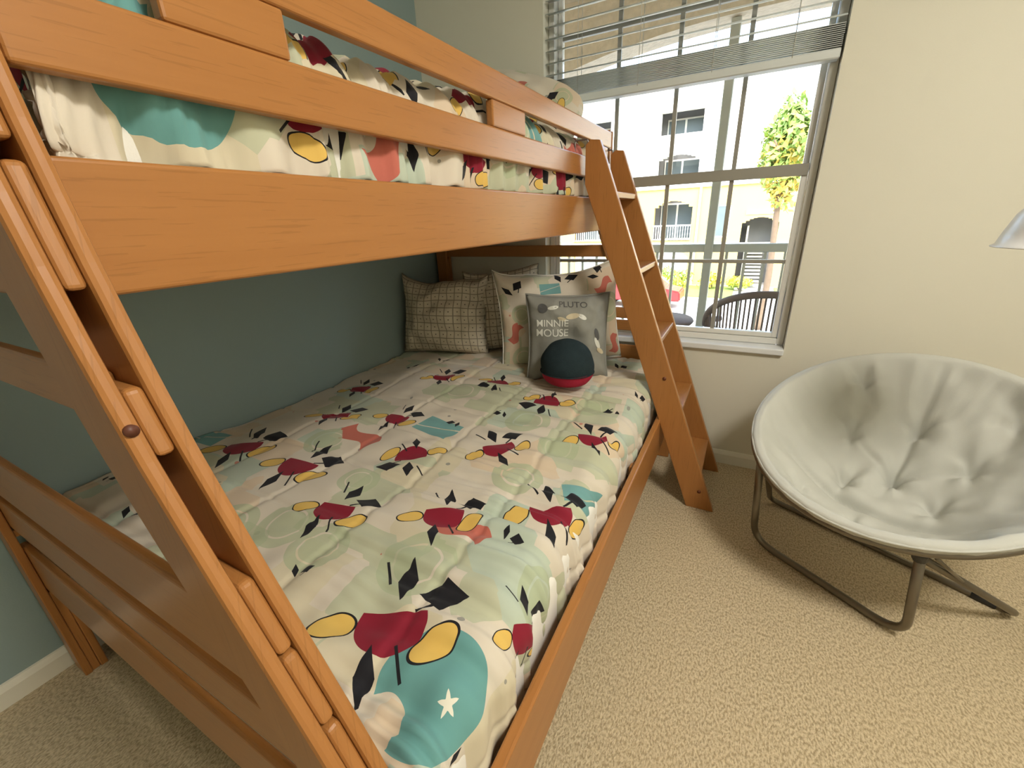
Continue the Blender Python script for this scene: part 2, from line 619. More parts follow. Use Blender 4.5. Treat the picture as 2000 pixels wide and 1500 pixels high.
# ------------------------------------------------------------------ room shell
RX, RY0, RH = 3.4, -4.3, 2.6
WL, WR, ZS, ZT = 0.73, 1.92, 0.615, 2.36      # window opening
def box_obj(name, boxes, mat, parent=None, bevel=0.0):
    bm = bmesh.new()
    for lo, hi in boxes:
        add_box(bm, lo, hi, bevel)
    return from_bm(name, bm, mat, parent)

structure(box_obj('floor', [((-0.14, RY0 - 0.14, -0.12), (RX + 0.14, 0.0, 0.0))], CARPET), 'beige looped carpet floor')
structure(box_obj('ceiling', [((-0.14, RY0 - 0.14, RH), (RX + 0.14, 0.15, RH + 0.12))], CEIL))
structure(box_obj('wall_left', [((-0.14, RY0 - 0.14, 0), (0, 0.15, RH))], WALL_BLUE), 'blue grey painted wall beside the bed')
structure(box_obj('wall_right', [((RX, RY0 - 0.14, 0), (RX + 0.14, 0.15, RH))], WALL_GREIGE))
structure(box_obj('wall_front', [((0, RY0 - 0.14, 0), (RX, RY0, RH))], WALL_GREIGE))
structure(box_obj('wall_back', [((0, 0, -0.12), (WL, 0.15, RH)), ((WR, 0, -0.12), (RX, 0.15, RH)),
                                ((WL, 0, -0.12), (WR, 0.15, ZS)), ((WL, 0, ZT), (WR, 0.15, RH))], WALL_GREIGE), 'greige painted window wall')

def baseboard(name, lo, hi, axis):
    prof = [(0, 0), (0.014, 0), (0.014, 0.052), (0.010, 0.062), (0.006, 0.070), (0, 0.072)]
    bm = bmesh.new()
    a, b2 = [], []
    for d, z in prof:
        if axis == 'y':
            a.append(bm.verts.new((lo[0] + d, lo[1], z))); b2.append(bm.verts.new((lo[0] + d, hi[1], z)))
        else:
            a.append(bm.verts.new((lo[0], lo[1] - d, z))); b2.append(bm.verts.new((hi[0], lo[1] - d, z)))
    n = len(prof)
    bm.faces.new(a); bm.faces.new(list(reversed(b2)))
    for i in range(n):
        bm.faces.new((a[i], b2[i], b2[(i + 1) % n], a[(i + 1) % n]))
    bmesh.ops.recalc_face_normals(bm, faces=bm.faces)
    return structure(from_bm(name, bm, TRIM))
baseboard('baseboard_left', (0, RY0, 0), (0, 0, 0), 'y')
baseboard('baseboard_back', (0.014, 0, 0), (RX, 0, 0), 'x')

# ------------------------------------------------------------------ window
win = bpy.data.objects.new('window_1', None); link(win); structure(win, 'tall white framed sash window with grid bars')
WY0, WY1 = 0.075, 0.125
def ring_boxes(x0, x1, z0, z1, w, y0, y1):
    return [((x0, y0, z0), (x0 + w, y1, z1)), ((x1 - w, y0, z0), (x1, y1, z1)),
            ((x0 + w, y0, z0), (x1 - w, y1, z0 + w)), ((x0 + w, y0, z1 - w), (x1 - w, y1, z1))]
box_obj('window_frame', ring_boxes(WL + 0.002, WR - 0.002, ZS + 0.032, ZT - 0.002, 0.028, 0.06, 0.145), VINYL, win, 0.002)
bm = bmesh.new(); add_box(bm, (WL - 0.0, -0.022, ZS + 0.001), (WR + 0.0, 0.075, ZS + 0.03), 0.005, 2)
from_bm('window_sill', bm, SILL, win)
def sash(x0, x1, z0, z1, y0, y1, name, cols, zmun, rw=0.022):
    s = box_obj(name, ring_boxes(x0, x1, z0, z1, rw, y0, y1), VINYL, win, 0.002)
    ym = (y0 + y1) / 2
    for cx in cols:
        box_obj('muntin', [((cx - 0.009, ym - 0.007, z0 + rw), (cx + 0.009, ym + 0.007, z1 - rw))], MUNTIN, s)
    box_obj('muntin', [((x0 + rw, ym - 0.0085, zmun - 0.008), (x1 - rw, ym + 0.0085, zmun + 0.008))], MUNTIN, s)
    xs = [x0 + rw] + cols + [x1 - rw]
    zs = [z0 + rw, zmun, z1 - rw]
    for i in range(len(xs) - 1):
        for j in range(2):
            box_obj('pane', [((xs[i] + .0005, ym - 0.0015, zs[j] + .0005), (xs[i + 1] - .0005, ym + 0.0015, zs[j + 1] - .0005))], GLASS, s)
    return s
cols = [1.062, 1.330, 1.605]
sash(WL + 0.032, WR - 0.032, 1.392, ZT - 0.032, 0.105, 0.135, 'upper_sash', cols, 2.05)
sash(WL + 0.032, WR - 0.032, ZS + 0.062, 1.405, 0.072, 0.102, 'lower_sash', cols, 1.025)
box_obj('meeting_rail', [((WL + 0.033, 0.064, 1.372), (WR - 0.033, 0.0715, 1.418))], MUNTIN, win, 0.002)

# ------------------------------------------------------------------ blind
bl = thing('window_blind', 'white two inch slat blind drawn halfway up the window', 'blind')
BX0, BX1 = WL + 0.008, WR - 0.008
box_obj('head_rail', [((BX0, 0.004, 2.305), (BX1, 0.056, 2.355))], BLIND, bl, 0.003)
def slat_mesh():
    V, F = [], []
    n = 6
    for s in (0, 1):
        for i in range(n + 1):
            t = i / n
            y = 0.005 + 0.05 * t
            z = 0.004 * math.sin(math.pi * t)
            V.append((BX0, y, z + (0.0022 if s else 0))); V.append((BX1, y, z + (0.0022 if s else 0)))
    k = 2 * (n + 1)
    for i in range(n):
        F.append((2 * i, 2 * i + 1, 2 * i + 3, 2 * i + 2))
        F.append((k + 2 * i, k + 2 * i + 2, k + 2 * i + 3, k + 2 * i + 1))
    F.append((0, k, k + 1, 1)); F.append((2 * n, 2 * n + 1, k + 2 * n + 1, k + 2 * n))
    for e in (0, 1):
        for i in range(n):
            F.append((2 * i + e, 2 * i + 2 + e, k + 2 * i + 2 + e, k + 2 * i + e) if e == 0 else (2 * i + e, k + 2 * i + e, k + 2 * i + 2 + e, 2 * i + 2 + e))
    return V, F
V, F = slat_mesh()
first = from_data('slat', V, F, BLIND, bl)
zs_list = [1.889 + 0.0476 * i for i in range(9)]
stack = [1.792 + 0.0062 * i for i in range(12)]
TILT = math.radians(15)
def set_slat(o_, z, tilt):
    o_.rotation_euler = (tilt, 0, 0)
    o_.location = (random.uniform(-.001, .001), 0.03 - 0.03 * math.cos(tilt), z - 0.03 * math.sin(tilt))
set_slat(first, zs_list[0], TILT)
for z in zs_list[1:] + stack:
    c = first.copy(); COL.objects.link(c); c.parent = bl
    set_slat(c, z, TILT if z > 1.88 else 0.0)
box_obj('bottom_rail', [((BX0, 0.003, 1.755), (BX1, 0.057, 1.788))], BLIND, bl, 0.004)
for cx in (0.90, 1.18, 1.48, 1.76):
    tube('ladder_cord', [(cx, 0.003, 1.78), (cx, 0.003, 2.31)], 0.0013, CORD, bl, 6)
    tube('ladder_cord', [(cx, 0.058, 1.78), (cx, 0.058, 2.31)], 0.0013, CORD, bl, 6)

# ------------------------------------------------------------------ bunk bed
bed = thing('bunk_bed', 'orange brown wooden twin over full bunk bed against the blue grey wall', 'bunk bed')
XU = 1.095
FRONT = [(1.615, 1.088), (1.50, 1.088), (1.414, 1.093), (1.325, 1.110), (1.19, 1.144), (1.033, 1.200), (0.853, 1.289), (0.724, 1.356), (0.622, 1.406), (0.52, 1.448), (0.42, 1.473), (0.30, 1.480), (0.0, 1.480)]
def xf(z):
    zz = [p[0] for p in FRONT][::-1]; xx = [p[1] for p in FRONT][::-1]
    return float(np.interp(z, zz, xx))
def post_profile(z0, z1, off0, off1, n=26):
    """band between xf-off1 (back) and xf-off0 (front)"""
    zs_ = np.linspace(z0, z1, n)
    sm = lambda z: np.mean([xf(min(max(z + d, 0.0), 1.615)) for d in np.linspace(-.05, .05, 7)])
    fr = [(sm(z) - off0, z) for z in zs_]
    bk = [(sm(z) - off1, z) for z in zs_[::-1]]
    return fr + bk
def end_frame(ys, far):
    """ys: three plies (outer, core, inner) as (y0,y1)"""
    for (a, b2) in (ys[0], ys[2]):
        p = prism('post_plank', post_profile(0.0, 1.612, 0.0, 0.105), a, b2, WOOD, bed, 0.006, 2)
    a, b2 = ys[1]
    # core blocks between the planks, slots left open
    for (z0, z1) in ((1.335, 1.60), (1.20, 1.318), (1.030, 1.102), (0.80, 0.885), (0.712, 0.796), (0.0, 0.706)):
        prism('spacer_block', post_profile(z0, z1, 0.004, 0.0845, 8), a + 0.0004, b2 - 0.0004, WOOD, bed, 0.006, 2, 3)
    prism('core_strip', post_profile(0.0, 1.60, 0.085, 0.100, 20), a + 0.0004, b2 - 0.0004, WOOD, bed, 0.0, 2)
    # wall side post
    for (ya, yb) in (ys[0], ys[2]):
        board('wall_post', (0.035, ya, 0), (0.105, yb, 1.612), WOOD, bed, 2, 0.003)
    for (z0, z1) in ((0.0, 0.32), (0.515, 0.535), (0.83, 1.04), (1.13, 1.60)):
        board('spacer_block', (0.04, a + 0.0004, z0), (0.10, b2 - 0.0004, z1), WOOD, bed, 2, 0.002)
    # rails through the core
    if far:
        rails = ((1.056, 1.1155), (0.750, 0.807), (0.687, 0.742), (0.50, 0.61), (1.19, 1.322), (0.24, 0.40))
    else:
        rails = ((1.048, 1.112), (0.675, 0.812), (0.545, 0.640), (0.33, 0.478), (1.19, 1.322))
    for (z0, z1) in rails:
        xe = xf((z0 + z1) / 2) - 0.07
        board('end_rail', (0.06, a + 0.0008, z0), (xe, b2 - 0.0008, z1), WOOD, bed, 0, 0.006, 3)
end_frame([(-2.085, -2.067), (-2.067, -2.048), (-2.048, -2.030)], False)
end_frame([(-0.036, -0.018), (-0.055, -0.036), (-0.073, -0.055)], True)
# bolt in the near post
tube('bolt_cap', [(xf(1.062) - 0.006, -2.0765, 1.065), (xf(1.062) + 0.003, -2.0765, 1.066)], 0.0065, simple('bolt_bronze', (0.10, 0.03, 0.015), 0.5), bed, 14)

Y0, Y1 = -2.030, -0.073
board('upper_side_rail', (XU - 0.025, Y0, 1.1864), (XU, Y1, 1.3254), WOOD, bed, 1, 0.005, 3)
board('upper_side_rail', (0.045, Y0, 1.1864), (0.070, Y1, 1.3254), WOOD, bed, 1, 0.005, 3)
board('guard_rail', (XU - 0.022, Y0, 1.3997), (XU, Y1, 1.4735), WOOD, bed, 1, 0.005, 3)
board('guard_rail', (XU - 0.022, Y0, 1.5344), (XU, Y1, 1.6004), WOOD, bed, 1, 0.005, 3)
for (a, b2) in ((-1.884, -1.722), (-1.146, -0.958), (-0.30, -0.12)):
    board('guard_block', (XU - 0.022, a, 1.4738), (XU - 0.001, b2, 1.5341), WOOD, bed, 1, 0.004, 2)
board('lower_side_rail', (1.452, Y0, 0.222), (1.475, Y1, 0.407), WOOD, bed, 1, 0.005, 3)
board('lower_side_rail', (0.045, Y0, 0.222), (0.068, Y1, 0.407), WOOD, bed, 1, 0.005, 3)
board('rail_cleat', (1.4335, -0.86, 0.33), (1.4518, -0.80, 0.385), WOOD, bed, 2, 0.003)
for k in range(12):      # mattress slats of both bunks
    y = -1.93 + k * 0.166
    board('mattress_slat', (0.069, y - 0.04, 0.232), (1.4515, y + 0.04, 0.25), WOOD, bed, 0, 0.002, 1)
    board('mattress_slat', (0.071, y - 0.04, 1.198), (XU - 0.0255, y + 0.04, 1.216), WOOD, bed, 0, 0.002, 1)

# ------------------------------------------------------------------ ladder
lad = thing('bunk_ladder', 'wooden bunk ladder leaning on the guard rail in front of the window', 'ladder')
def stile(y0, y1):
    s = 0.375
    prof = [(1.733, 0.0), (1.164, 1.517), (1.128, 1.522), (1.1075, 1.505), (1.1075, 1.368), (1.620, 0.0)]
    prism('stile', prof, y0, y1, WOOD, lad, 0.003, 2)
stile(-0.468, -0.440)
stile(-0.118, -0.090)
def ladx(z): return 1.733 - 0.375 * z
for z in (1.325, 1.033, 0.752, 0.455, 0.165):
    x1 = ladx(z) - 0.006
    board('tread', (x1 - 0.094, -0.4395, z - 0.011), (x1, -0.1185, z + 0.011), WOOD, lad, 1, 0.003)
for y in (-0.454, -0.104):
    pts = rounded_path([(1.112, y, 1.49), (1.112, y, 1.525), (1.06, y, 1.525), (1.06, y, 1.485)], 0.008)
    o = tube('hook', pts, 0.003, STEEL, lad, 8)
for y, z in ((-0.4685, 0.09), (-0.4685, 0.60)):
    tube('dowel_cap', [(1.70 - 0.375 * z, y + 0.001, z), (1.70 - 0.375 * z, y - 0.0015, z)], 0.008, simple('dowel_brown', (0.16, 0.045, 0.015), 0.5), lad, 12)

# ------------------------------------------------------------------ mattresses and comforters
def rounded_box(name, lo, hi, rad, mat, parent=None, segs=4):
    bm = bmesh.new(); add_box(bm, lo, hi, rad, segs)
    return from_bm(name, bm, mat, parent, smooth=True)
tag(rounded_box('mattress', (0.074, -2.018, 0.251), (1.425, -0.085, 0.50), 0.04, MATTRESS), 'white full size mattress under the comforter on the lower bunk', 'mattress')
tag(rounded_box('mattress', (0.076, -1.985, 1.217), (1.045, -0.085, 1.47), 0.04, MATTRESS), 'white twin mattress on the upper bunk', 'mattress')

def comforter(name, x0, x1, y0, y1, ztop, zs_front, zs_foot, ns, nt_, seed, ruff, dome=0.015, sag=0.0):
    """cloth over a mattress: s runs across (wall -> open side and down), t along the bed (foot -> head)"""
    R = 0.075
    drop_f = ztop - R - zs_front
    drop_t = ztop - R - zs_foot
    Ltop = (x1 - R) - x0; Larc = R * math.pi / 2
    s = np.linspace(0, Ltop + Larc + drop_f, ns)
    Lt = (y1 - (y0 + R))
    t = np.linspace(-(Larc + drop_t), Lt, nt_)
    def prof(a, L, base):                       # outward distance, drop
        d = np.clip(a, None, L); o_ = np.zeros_like(a); dr = np.zeros_like(a)
        arc = np.clip((a - L) / R, 0, math.pi / 2)
        o_ = np.where(a > L, L + R * np.sin(arc), a)
        dr = np.where(a > L, R * (1 - np.cos(arc)), 0) + np.clip(a - L - Larc, 0, None)
        return o_, dr
    ox, dx = prof(s, Ltop, 0)
    ot, dt = prof(-t, 0.0, 0)                   # t<0 -> foot drop
    X = x0 + ox
    Y = np.where(t < 0, (y0 + R) - ot, (y0 + R) + t)
    S, T = np.meshgrid(s, t)
    XX, YY = np.meshgrid(X, Y)
    DZ = np.minimum(np.add.outer(dt, dx), ztop - min(zs_front, zs_foot))
    # shaping
    top = np.clip(1 - (DZ / R), 0, 1)
    puff = dome * np.sin(np.clip((XX - x0) / (x1 - x0), 0, 1) * math.pi) * top
    wr = 0.012 * N1(S * 3.1 + seed, T * 3.3) + 0.007 * N2(S * 7 + seed, T * 7.5) + 0.003 * N3(S * 19, T * 17 + seed)
    # quilting channels
    q = (np.abs(np.mod(T * 1.0 + 0.03 * N1(S * 2, T * 2), 0.24) / 0.24 - 0.5) * 2)
    wr += -0.007 * np.exp(-((1 - q) / 0.07) ** 2)
    q2 = (np.abs(np.mod(S * 1.0 + 0.03 * N2(S * 2, T * 2), 0.30) / 0.30 - 0.5) * 2)
    wr += -0.006 * np.exp(-((1 - q2) / 0.06) ** 2)
    # gathered ripples towards the open edge
    e = np.clip((S - (Ltop - ruff)) / (ruff + 0.02), 0, 1)
    rip = np.sin(T * 185 + 5.0 * N1(T * 9, S * 2 + seed) + 2.5 * N2(S * 6, T * 4)) * (0.5 + 0.5 * N3(T * 11 + seed, S * 3))
    rip2 = np.sin(T * 62 + 4 * N2(T * 5, S * 2.2))
    amp = e ** 0.8 * (0.0062 * rip + 0.0085 * rip2)
    amp += 0.0035 * np.sin(T * 48 + 6 * N3(S * 3, T * 3 + seed)) * np.clip(N1(S * 2.5 + 5, T * 2.5) + 0.3, 0, 1)
    e2 = np.clip((-T - 0.0 + 0.25) / 0.3, 0, 1)
    amp += e2 * 0.004 * np.sin(S * 55 + 3 * N1(S * 6, T * 3))
    # displacement along an approximate normal
    nx = np.clip(dx / R, 0, 1)[None, :] * np.ones_like(XX)
    nyv = -np.clip(dt / R, 0, 1)[:, None] * np.ones_like(XX)
    nz = np.sqrt(np.clip(1 - 0.85 * np.clip(nx ** 2 + nyv ** 2, 0, 1), 0.05, 1))
    D = wr + amp
    PX = XX + nx * (D + 0.012 * N1(T * 6 + 9, S * 3) * e)
    PY = YY + nyv * D
    PZ = ztop - DZ + puff + nz * D - sag * np.clip((YY - y0) / (y1 - y0), 0, 1) * 0
    PX = np.maximum(PX, x0 - 0.002)
    n_t, n_s = PX.shape
    V = np.stack([PX, PY, PZ], -1).reshape(-1, 3)
    idx = np.arange(n_t * n_s).reshape(n_t, n_s)
    F = np.stack([idx[:-1, :-1], idx[:-1, 1:], idx[1:, 1:], idx[1:, :-1]], -1).reshape(-1, 4)
    o = from_data(name, V.tolist(), F.tolist(), PRINT)
    flat = np.stack([(x0 + S), (y0 + R) + T], -1).reshape(-1, 2)
    md = o.modifiers.new('thickness', 'SOLIDIFY'); md.thickness = 0.012; md.offset = -1
    return o, flat

low, flat = comforter('comforter', 0.022, 1.432, -2.022, -0.080, 0.545, 0.335, 0.40, 250, 340, 3.0, 0.62)
tag(low, 'colourfully printed cream comforter spread over the lower bunk', 'comforter')
MOT = [(1.214, -1.826, 0.165), (1.453, -1.697, 0.097), (1.121, -1.537, 0.124), (0.848, -1.642, 0.129), (1.357, -1.393, 0.139), (1.301, -1.564, 0.059), (0.563, -1.536, 0.153), (0.847, -1.357, 0.123), (1.078, -1.183, 0.126), (1.338, -0.992, 0.121), (1.074, -0.8, 0.124), (0.957, -0.93, 0.056), (0.856, -1.081, 0.063), (0.618, -1.15, 0.114), (0.352, -1.213, 0.133), (0.255, -1.529, 0.152), (0.509, -0.706, 0.123), (0.195, -0.943, 0.115), (0.264, -0.681, 0.073), (0.337, -0.519, 0.069), (0.791, -0.701, 0.111), (1.342, -0.715, 0.066), (1.401, -0.578, 0.053), (1.238, -0.259, 0.07), (0.951, -1.85, 0.052), (0.437, -1.701, 0.058), (0.073, -1.868, 0.054), (0.328, -1.919, 0.068), (1.458, -1.959, 0.049)]
rr = random.Random(11)
motifs = [(x, y, r * 0.92, 1 if r > 0.09 else 2, rr.uniform(-0.5, 0.35) + (math.pi if rr.random() < 0.25 else 0)) for x, y, r in MOT]
PAT = [(1.354, -1.895, 0.1, 1), (1.201, -1.573, 0.065, 2), (0.583, -1.323, 0.09, 2), (0.809, -1.16, 0.083, 3), (1.415, -1.28, 0.07, 3), (0.957, -0.52, 0.075, 2), (0.778, -1.742, 0.078, 4), (0.92, -1.764, 0.072, 4), (1.208, -1.306, 0.075, 4), (0.631, -1.811, 0.078, 4), (1.164, -1.70, 0.088, 4), (1.08, -0.976, 0.085, 4), (0.512, -1.395, 0.08, 4), (1.456, -1.628, 0.072, 4), (0.691, -0.841, 0.089, 4), (0.051, -1.557, 0.075, 3), (1.242, -0.757, 0.081, 4), (0.796, -1.522, 0.06, 4), (1.254, -1.105, 0.067, 4)]
patches = [(x, y, r, k, rr.uniform(-0.5, 0.5)) for x, y, r, k in PAT]
add_print(low, flat, motifs, patches)

upc, flat2 = comforter('comforter', 0.072, 1.062, -1.997, -0.080, 1.545, 1.325, 1.335, 190, 300, 17.0, 0.30, 0.05)
tag(upc, 'printed cream comforter behind the guard rails of the upper bunk', 'comforter')
mot2, pat2 = [], []
for y in np.arange(-2.05, 0.0, 0.21):
    for x in (0.25, 0.50, 0.75, 0.98, 1.16):
        mot2.append((x + rr.uniform(-.04, .04), y + rr.uniform(-.05, .05), rr.choice((0.085, 0.10, 0.11)), rr.choice((1, 1, 2)), rr.uniform(-2, 2)))
pat2.append((1.150, -1.880, 0.078, 1, -1.2))
for k in range(34):
    x, y = rr.uniform(0.1, 1.25), rr.uniform(-2.0, -0.1)
    if math.hypot(x - 1.15, y + 1.865) > 0.24:
        pat2.append((x, y, rr.uniform(0.06, 0.085), rr.choice((2, 3, 4, 4, 4)), rr.uniform(-3, 3)))
mot2 = [m_ for m_ in mot2 if math.hypot(m_[0] - 1.135, m_[1] + 1.90) > 0.2]
mot2.append((1.12, -1.90, 0.17, 0, 0))
add_print(upc, flat2, mot2, pat2)

# ------------------------------------------------------------------ pillows
def pillow_pts(w, h, th, n=44, pinch=0.10, seed=0, wr=0.006, pw=2.4, slump=0.0, rnd=0.0):
    """flat cushion in local x (width) z (height) y (thickness, -y = front)"""
    g = np.linspace(-1, 1, n)
    U, Vv = np.meshgrid(g, g)
    base = np.clip((1 - np.abs(U) ** pw) * (1 - np.abs(Vv) ** pw), 0, None) ** 0.55
    # pulled-in edges between pointed corners
    px = U * (1 - pinch * (1 - Vv ** 2) * np.abs(U) ** 3) * w / 2
    pz = Vv * (1 - pinch * (1 - U ** 2) * np.abs(Vv) ** 3) * h / 2
    rf = 1 - rnd * (U ** 2) * (Vv ** 2)
    px = px * rf; pz = pz * rf
    pz = pz - slump * np.cos(U * math.pi / 2) * np.clip(Vv, 0, 1) ** 2 + 0.5 * slump * N3(U * 2.5 + seed, Vv * 0 + seed) * np.clip(Vv, 0, 1)
    fold = wr * (N1(U * 2.2 + seed, Vv * 2.4) + 0.6 * N2(U * 5 + seed, Vv * 5)) * (0.25 + base)
    corner = (np.abs(U) * np.abs(Vv)) ** 2
    fold = fold + 0.35 * wr * np.sin((U * np.sign(Vv) - Vv * np.sign(U)) * 16) * corner
    front = np.stack([px, -base * th / 2 + fold, pz], -1)
    back = np.stack([px, base * th / 2 + fold, pz], -1)
    return U, Vv, front, back
def pillow(name, w, h, th, mat, loc, yaw_, lean, rollz=0.0, seed=0, pinch=0.10, wr=0.006, n=44, motifs=(), patches=(), bend=0.0, pw=2.4, slump=0.0, rnd=0.0):
    U, Vv, fr, bk = pillow_pts(w, h, th, n, pinch, seed, wr, pw, slump, rnd)
    fr[..., 1] += bend * (U ** 2); bk[..., 1] += bend * (U ** 2)
    V = np.concatenate([fr.reshape(-1, 3), bk.reshape(-1, 3)])
    idx = np.arange(n * n).reshape(n, n)
    Ff = np.stack([idx[:-1, :-1], idx[:-1, 1:], idx[1:, 1:], idx[1:, :-1]], -1).reshape(-1, 4)
    Fb = Ff[:, ::-1] + n * n
    M_ = Matrix.Translation(loc) @ Matrix.Rotation(yaw_, 4, 'Z') @ Matrix.Rotation(lean, 4, 'X') @ Matrix.Rotation(rollz, 4, 'Y')
    o = from_data(name, V.tolist(), np.concatenate([Ff, Fb]).tolist(), mat)
    me = o.data
    flat = np.stack([U * w / 2, Vv * h / 2], -1).reshape(-1, 2)
    flat = np.concatenate([flat, flat + np.array([3.0, 0])])
    add_print(o, flat, motifs, patches)
    bm = bmesh.new(); bm.from_mesh(me)
    bmesh.ops.remove_doubles(bm, verts=bm.verts, dist=0.0005)
    bm.to_mesh(me); bm.free()
    me.transform(Matrix.Rotation(yaw_, 4, 'Z') @ Matrix.Rotation(lean, 4, 'X') @ Matrix.Rotation(rollz, 4, 'Y'))
    o.location = loc
    return o, M_, (U, Vv, fr)

def piping(o, M_, w, h, pinch, mat, r=0.004, slump=0.0, seed=0):
    pts = []
    for (a, b2) in ((( -1, -1), (1, -1)), ((1, -1), (1, 1)), ((1, 1), (-1, 1)), ((-1, 1), (-1, -1))):
        for k in range(14):
            t = k / 14
            u = a[0] + (b2[0] - a[0]) * t; v = a[1] + (b2[1] - a[1]) * t
            px = u * (1 - pinch * (1 - v ** 2) * abs(u) ** 3) * w / 2
            pz = v * (1 - pinch * (1 - u ** 2) * abs(v) ** 3) * h / 2
            pz = pz - slump * math.cos(u * math.pi / 2) * max(v, 0) ** 2 + 0.5 * slump * float(N3(u * 2.5 + seed, seed)) * max(v, 0)
            pts.append((M_.to_3x3() @ Vector((px, 0, pz))))
    V, F = tube_data(pts, r, 6, True)
    return from_data('piping', V, F, mat, o)

pg, M_, _ = pillow('pillow', 0.50, 0.44, 0.21, GRID, (0.268, -0.345, 0.772), 0.30, -0.16, 0.03, 5, 0.07, 0.022, slump=0.035)
tag(pg, 'cream pillow with thin brown grid print nearest the blue grey wall', 'pillow')
piping(pg, M_, 0.50, 0.44, 0.07, GRID, 0.003, 0.035, 5)
pg2, M_, _ = pillow('pillow', 0.42, 0.46, 0.15, GRID, (0.555, -0.185, 0.785), 0.42, -0.10, -0.06, 9, 0.07, 0.018, slump=0.02)
tag(pg2, 'grid print pillow tucked behind the first grid pillow', 'pillow')
piping(pg2, M_, 0.42, 0.46, 0.07, GRID, 0.003, 0.02, 9)
pm = [(-0.21, 0.12, 0.10, 2, 0.4), (0.02, 0.16, 0.11, 2, -0.2), (0.22, 0.18, 0.09, 2, 0.8), (-0.20, -0.13, 0.07, 0, 0), (0.2, -0.05, 0.08, 0, 0), (0, -0.1, 0.08, 0, 0)]
pp = [(-0.24, -0.06, 0.05, 2, 0.9), (-0.2, -0.19, 0.06, 4, 0), (0.24, 0.02, 0.075, 4, 0), (0.27, -0.17, 0.05, 2, 1.2), (0.22, 0.13, 0.05, 2, 0.5), (-0.05, 0.15, 0.05, 3, 0), (-0.2, 0.03, 0.05, 4, 0)]
ps, M_, _ = pillow('pillow', 0.62, 0.50, 0.19, PRINT, (0.925, -0.285, 0.80), 0.60, -0.10, -0.05, 21, 0.07, 0.020, 44, pm, pp, slump=0.04)
tag(ps, 'large cream printed sham standing against the headboard under the window', 'pillow')
piping(ps, M_, 0.62, 0.50, 0.07, MATTRESS, 0.003, 0.04, 21)

# grey pillow with lettering
GW, GH, GT = 0.38, 0.40, 0.18
gp, MG, (GU, GV, GF) = pillow('pillow', GW, GH, GT, GREY_FAB, (1.035, -0.452, 0.735), 0.56, -0.14, 0.03, 33, 0.08, 0.016)
tag(gp, 'square grey plush pillow with white lettering, in front of the printed sham', 'pillow')
piping(gp, MG, GW, GH, 0.08, GREY_FAB, 0.005)
INK_GREY = simple('print_charcoal', (0.10, 0.10, 0.10), 0.9)
PRINT_WHITE = simple('print_offwhite', (0.72, 0.72, 0.66), 0.9)
PRINT_TAN = simple('print_tan', (0.60, 0.52, 0.36), 0.9)
def surf(u, v):
    n = GU.shape[0]
    a = (np.clip(u, -1, 1) + 1) / 2 * (n - 1); b2 = (np.clip(v, -1, 1) + 1) / 2 * (n - 1)
    i = min(int(a), n - 2); j = min(int(b2), n - 2); fa, fb = a - i, b2 - j
    return (GF[j, i] * (1 - fa) * (1 - fb) + GF[j, i + 1] * fa * (1 - fb) + GF[j + 1, i] * (1 - fa) * fb + GF[j + 1, i + 1] * fa * fb)
def lettering(text, cu, cv, height, mat, rot=0.0, slant=0.0):
    cd = bpy.data.curves.new('t', 'FONT'); cd.body = text; cd.align_x = 'CENTER'; cd.align_y = 'CENTER'; cd.size = 1.0
    cd.offset = 0.008
    ob = bpy.data.objects.new('t', cd); COL.objects.link(ob)
    dg = bpy.context.evaluated_depsgraph_get()
    me = bpy.data.meshes.new_from_object(ob.evaluated_get(dg))
    bpy.data.objects.remove(ob, do_unlink=True)
    bm = bmesh.new(); bm.from_mesh(me)
    bmesh.ops.triangulate(bm, faces=bm.faces)
    bmesh.ops.subdivide_edges(bm, edges=[e for e in bm.edges if e.calc_length() > 0.25], cuts=2)
    ca, sa = math.cos(rot), math.sin(rot)
    R3 = MG.to_3x3()
    for v in bm.verts:
        x = v.co.x * height * 1.25; y = v.co.y * height * 1.25
        X = x * ca - y * sa; Y = x * sa + y * ca
        p = Vector(surf(cu + X / (GW / 2), cv + Y / (GH / 2)))
        p.y -= 0.0022
        v.co = R3 @ p
    return from_bm('printed_lettering', bm, mat, gp)
lettering('MINNIE', -0.45, 0.36, 0.034, PRINT_WHITE, 0.0)
lettering('MOUSE', -0.45, 0.15, 0.036, PRINT_WHITE, 0.0)
lettering('PLUTO', 0.05, 0.78, 0.032, INK_GREY, -0.06)
def blotch(cu, cv, a, b2, ang, mat):
    bm = bmesh.new(); vs_ = []
    R3 = MG.to_3x3()
    cen = Vector(surf(cu, cv)); cen.y -= 0.0022
    c0 = bm.verts.new(R3 @ cen)
    for k in range(20):
        th = 2 * math.pi * k / 20
        x = a * math.cos(th); y = b2 * math.sin(th)
        X = x * math.cos(ang) - y * math.sin(ang); Y = x * math.sin(ang) + y * math.cos(ang)
        p = Vector(surf(cu + X / (GW / 2), cv + Y / (GH / 2))); p.y -= 0.0022
        vs_.append(bm.verts.new(R3 @ p))
    for k in range(20):
        bm.faces.new((c0, vs_[k], vs_[(k + 1) % 20]))
    bmesh.ops.recalc_face_normals(bm, faces=bm.faces)
    return from_bm('printed_patch', bm, mat, gp)
blotch(0.02, 0.52, 0.030, 0.012, 0.2, PRINT_TAN); blotch(0.24, 0.50, 0.022, 0.010, -0.5, PRINT_WHITE); blotch(-0.22, 0.46, 0.020, 0.008, -0.3, PRINT_TAN)
blotch(0.62, 0.10, 0.012, 0.028, 0.3, INK_GREY); blotch(0.64, -0.10, 0.010, 0.030, 0.5, PRINT_WHITE); blotch(0.74, -0.28, 0.022, 0.010, -0.6, PRINT_TAN)
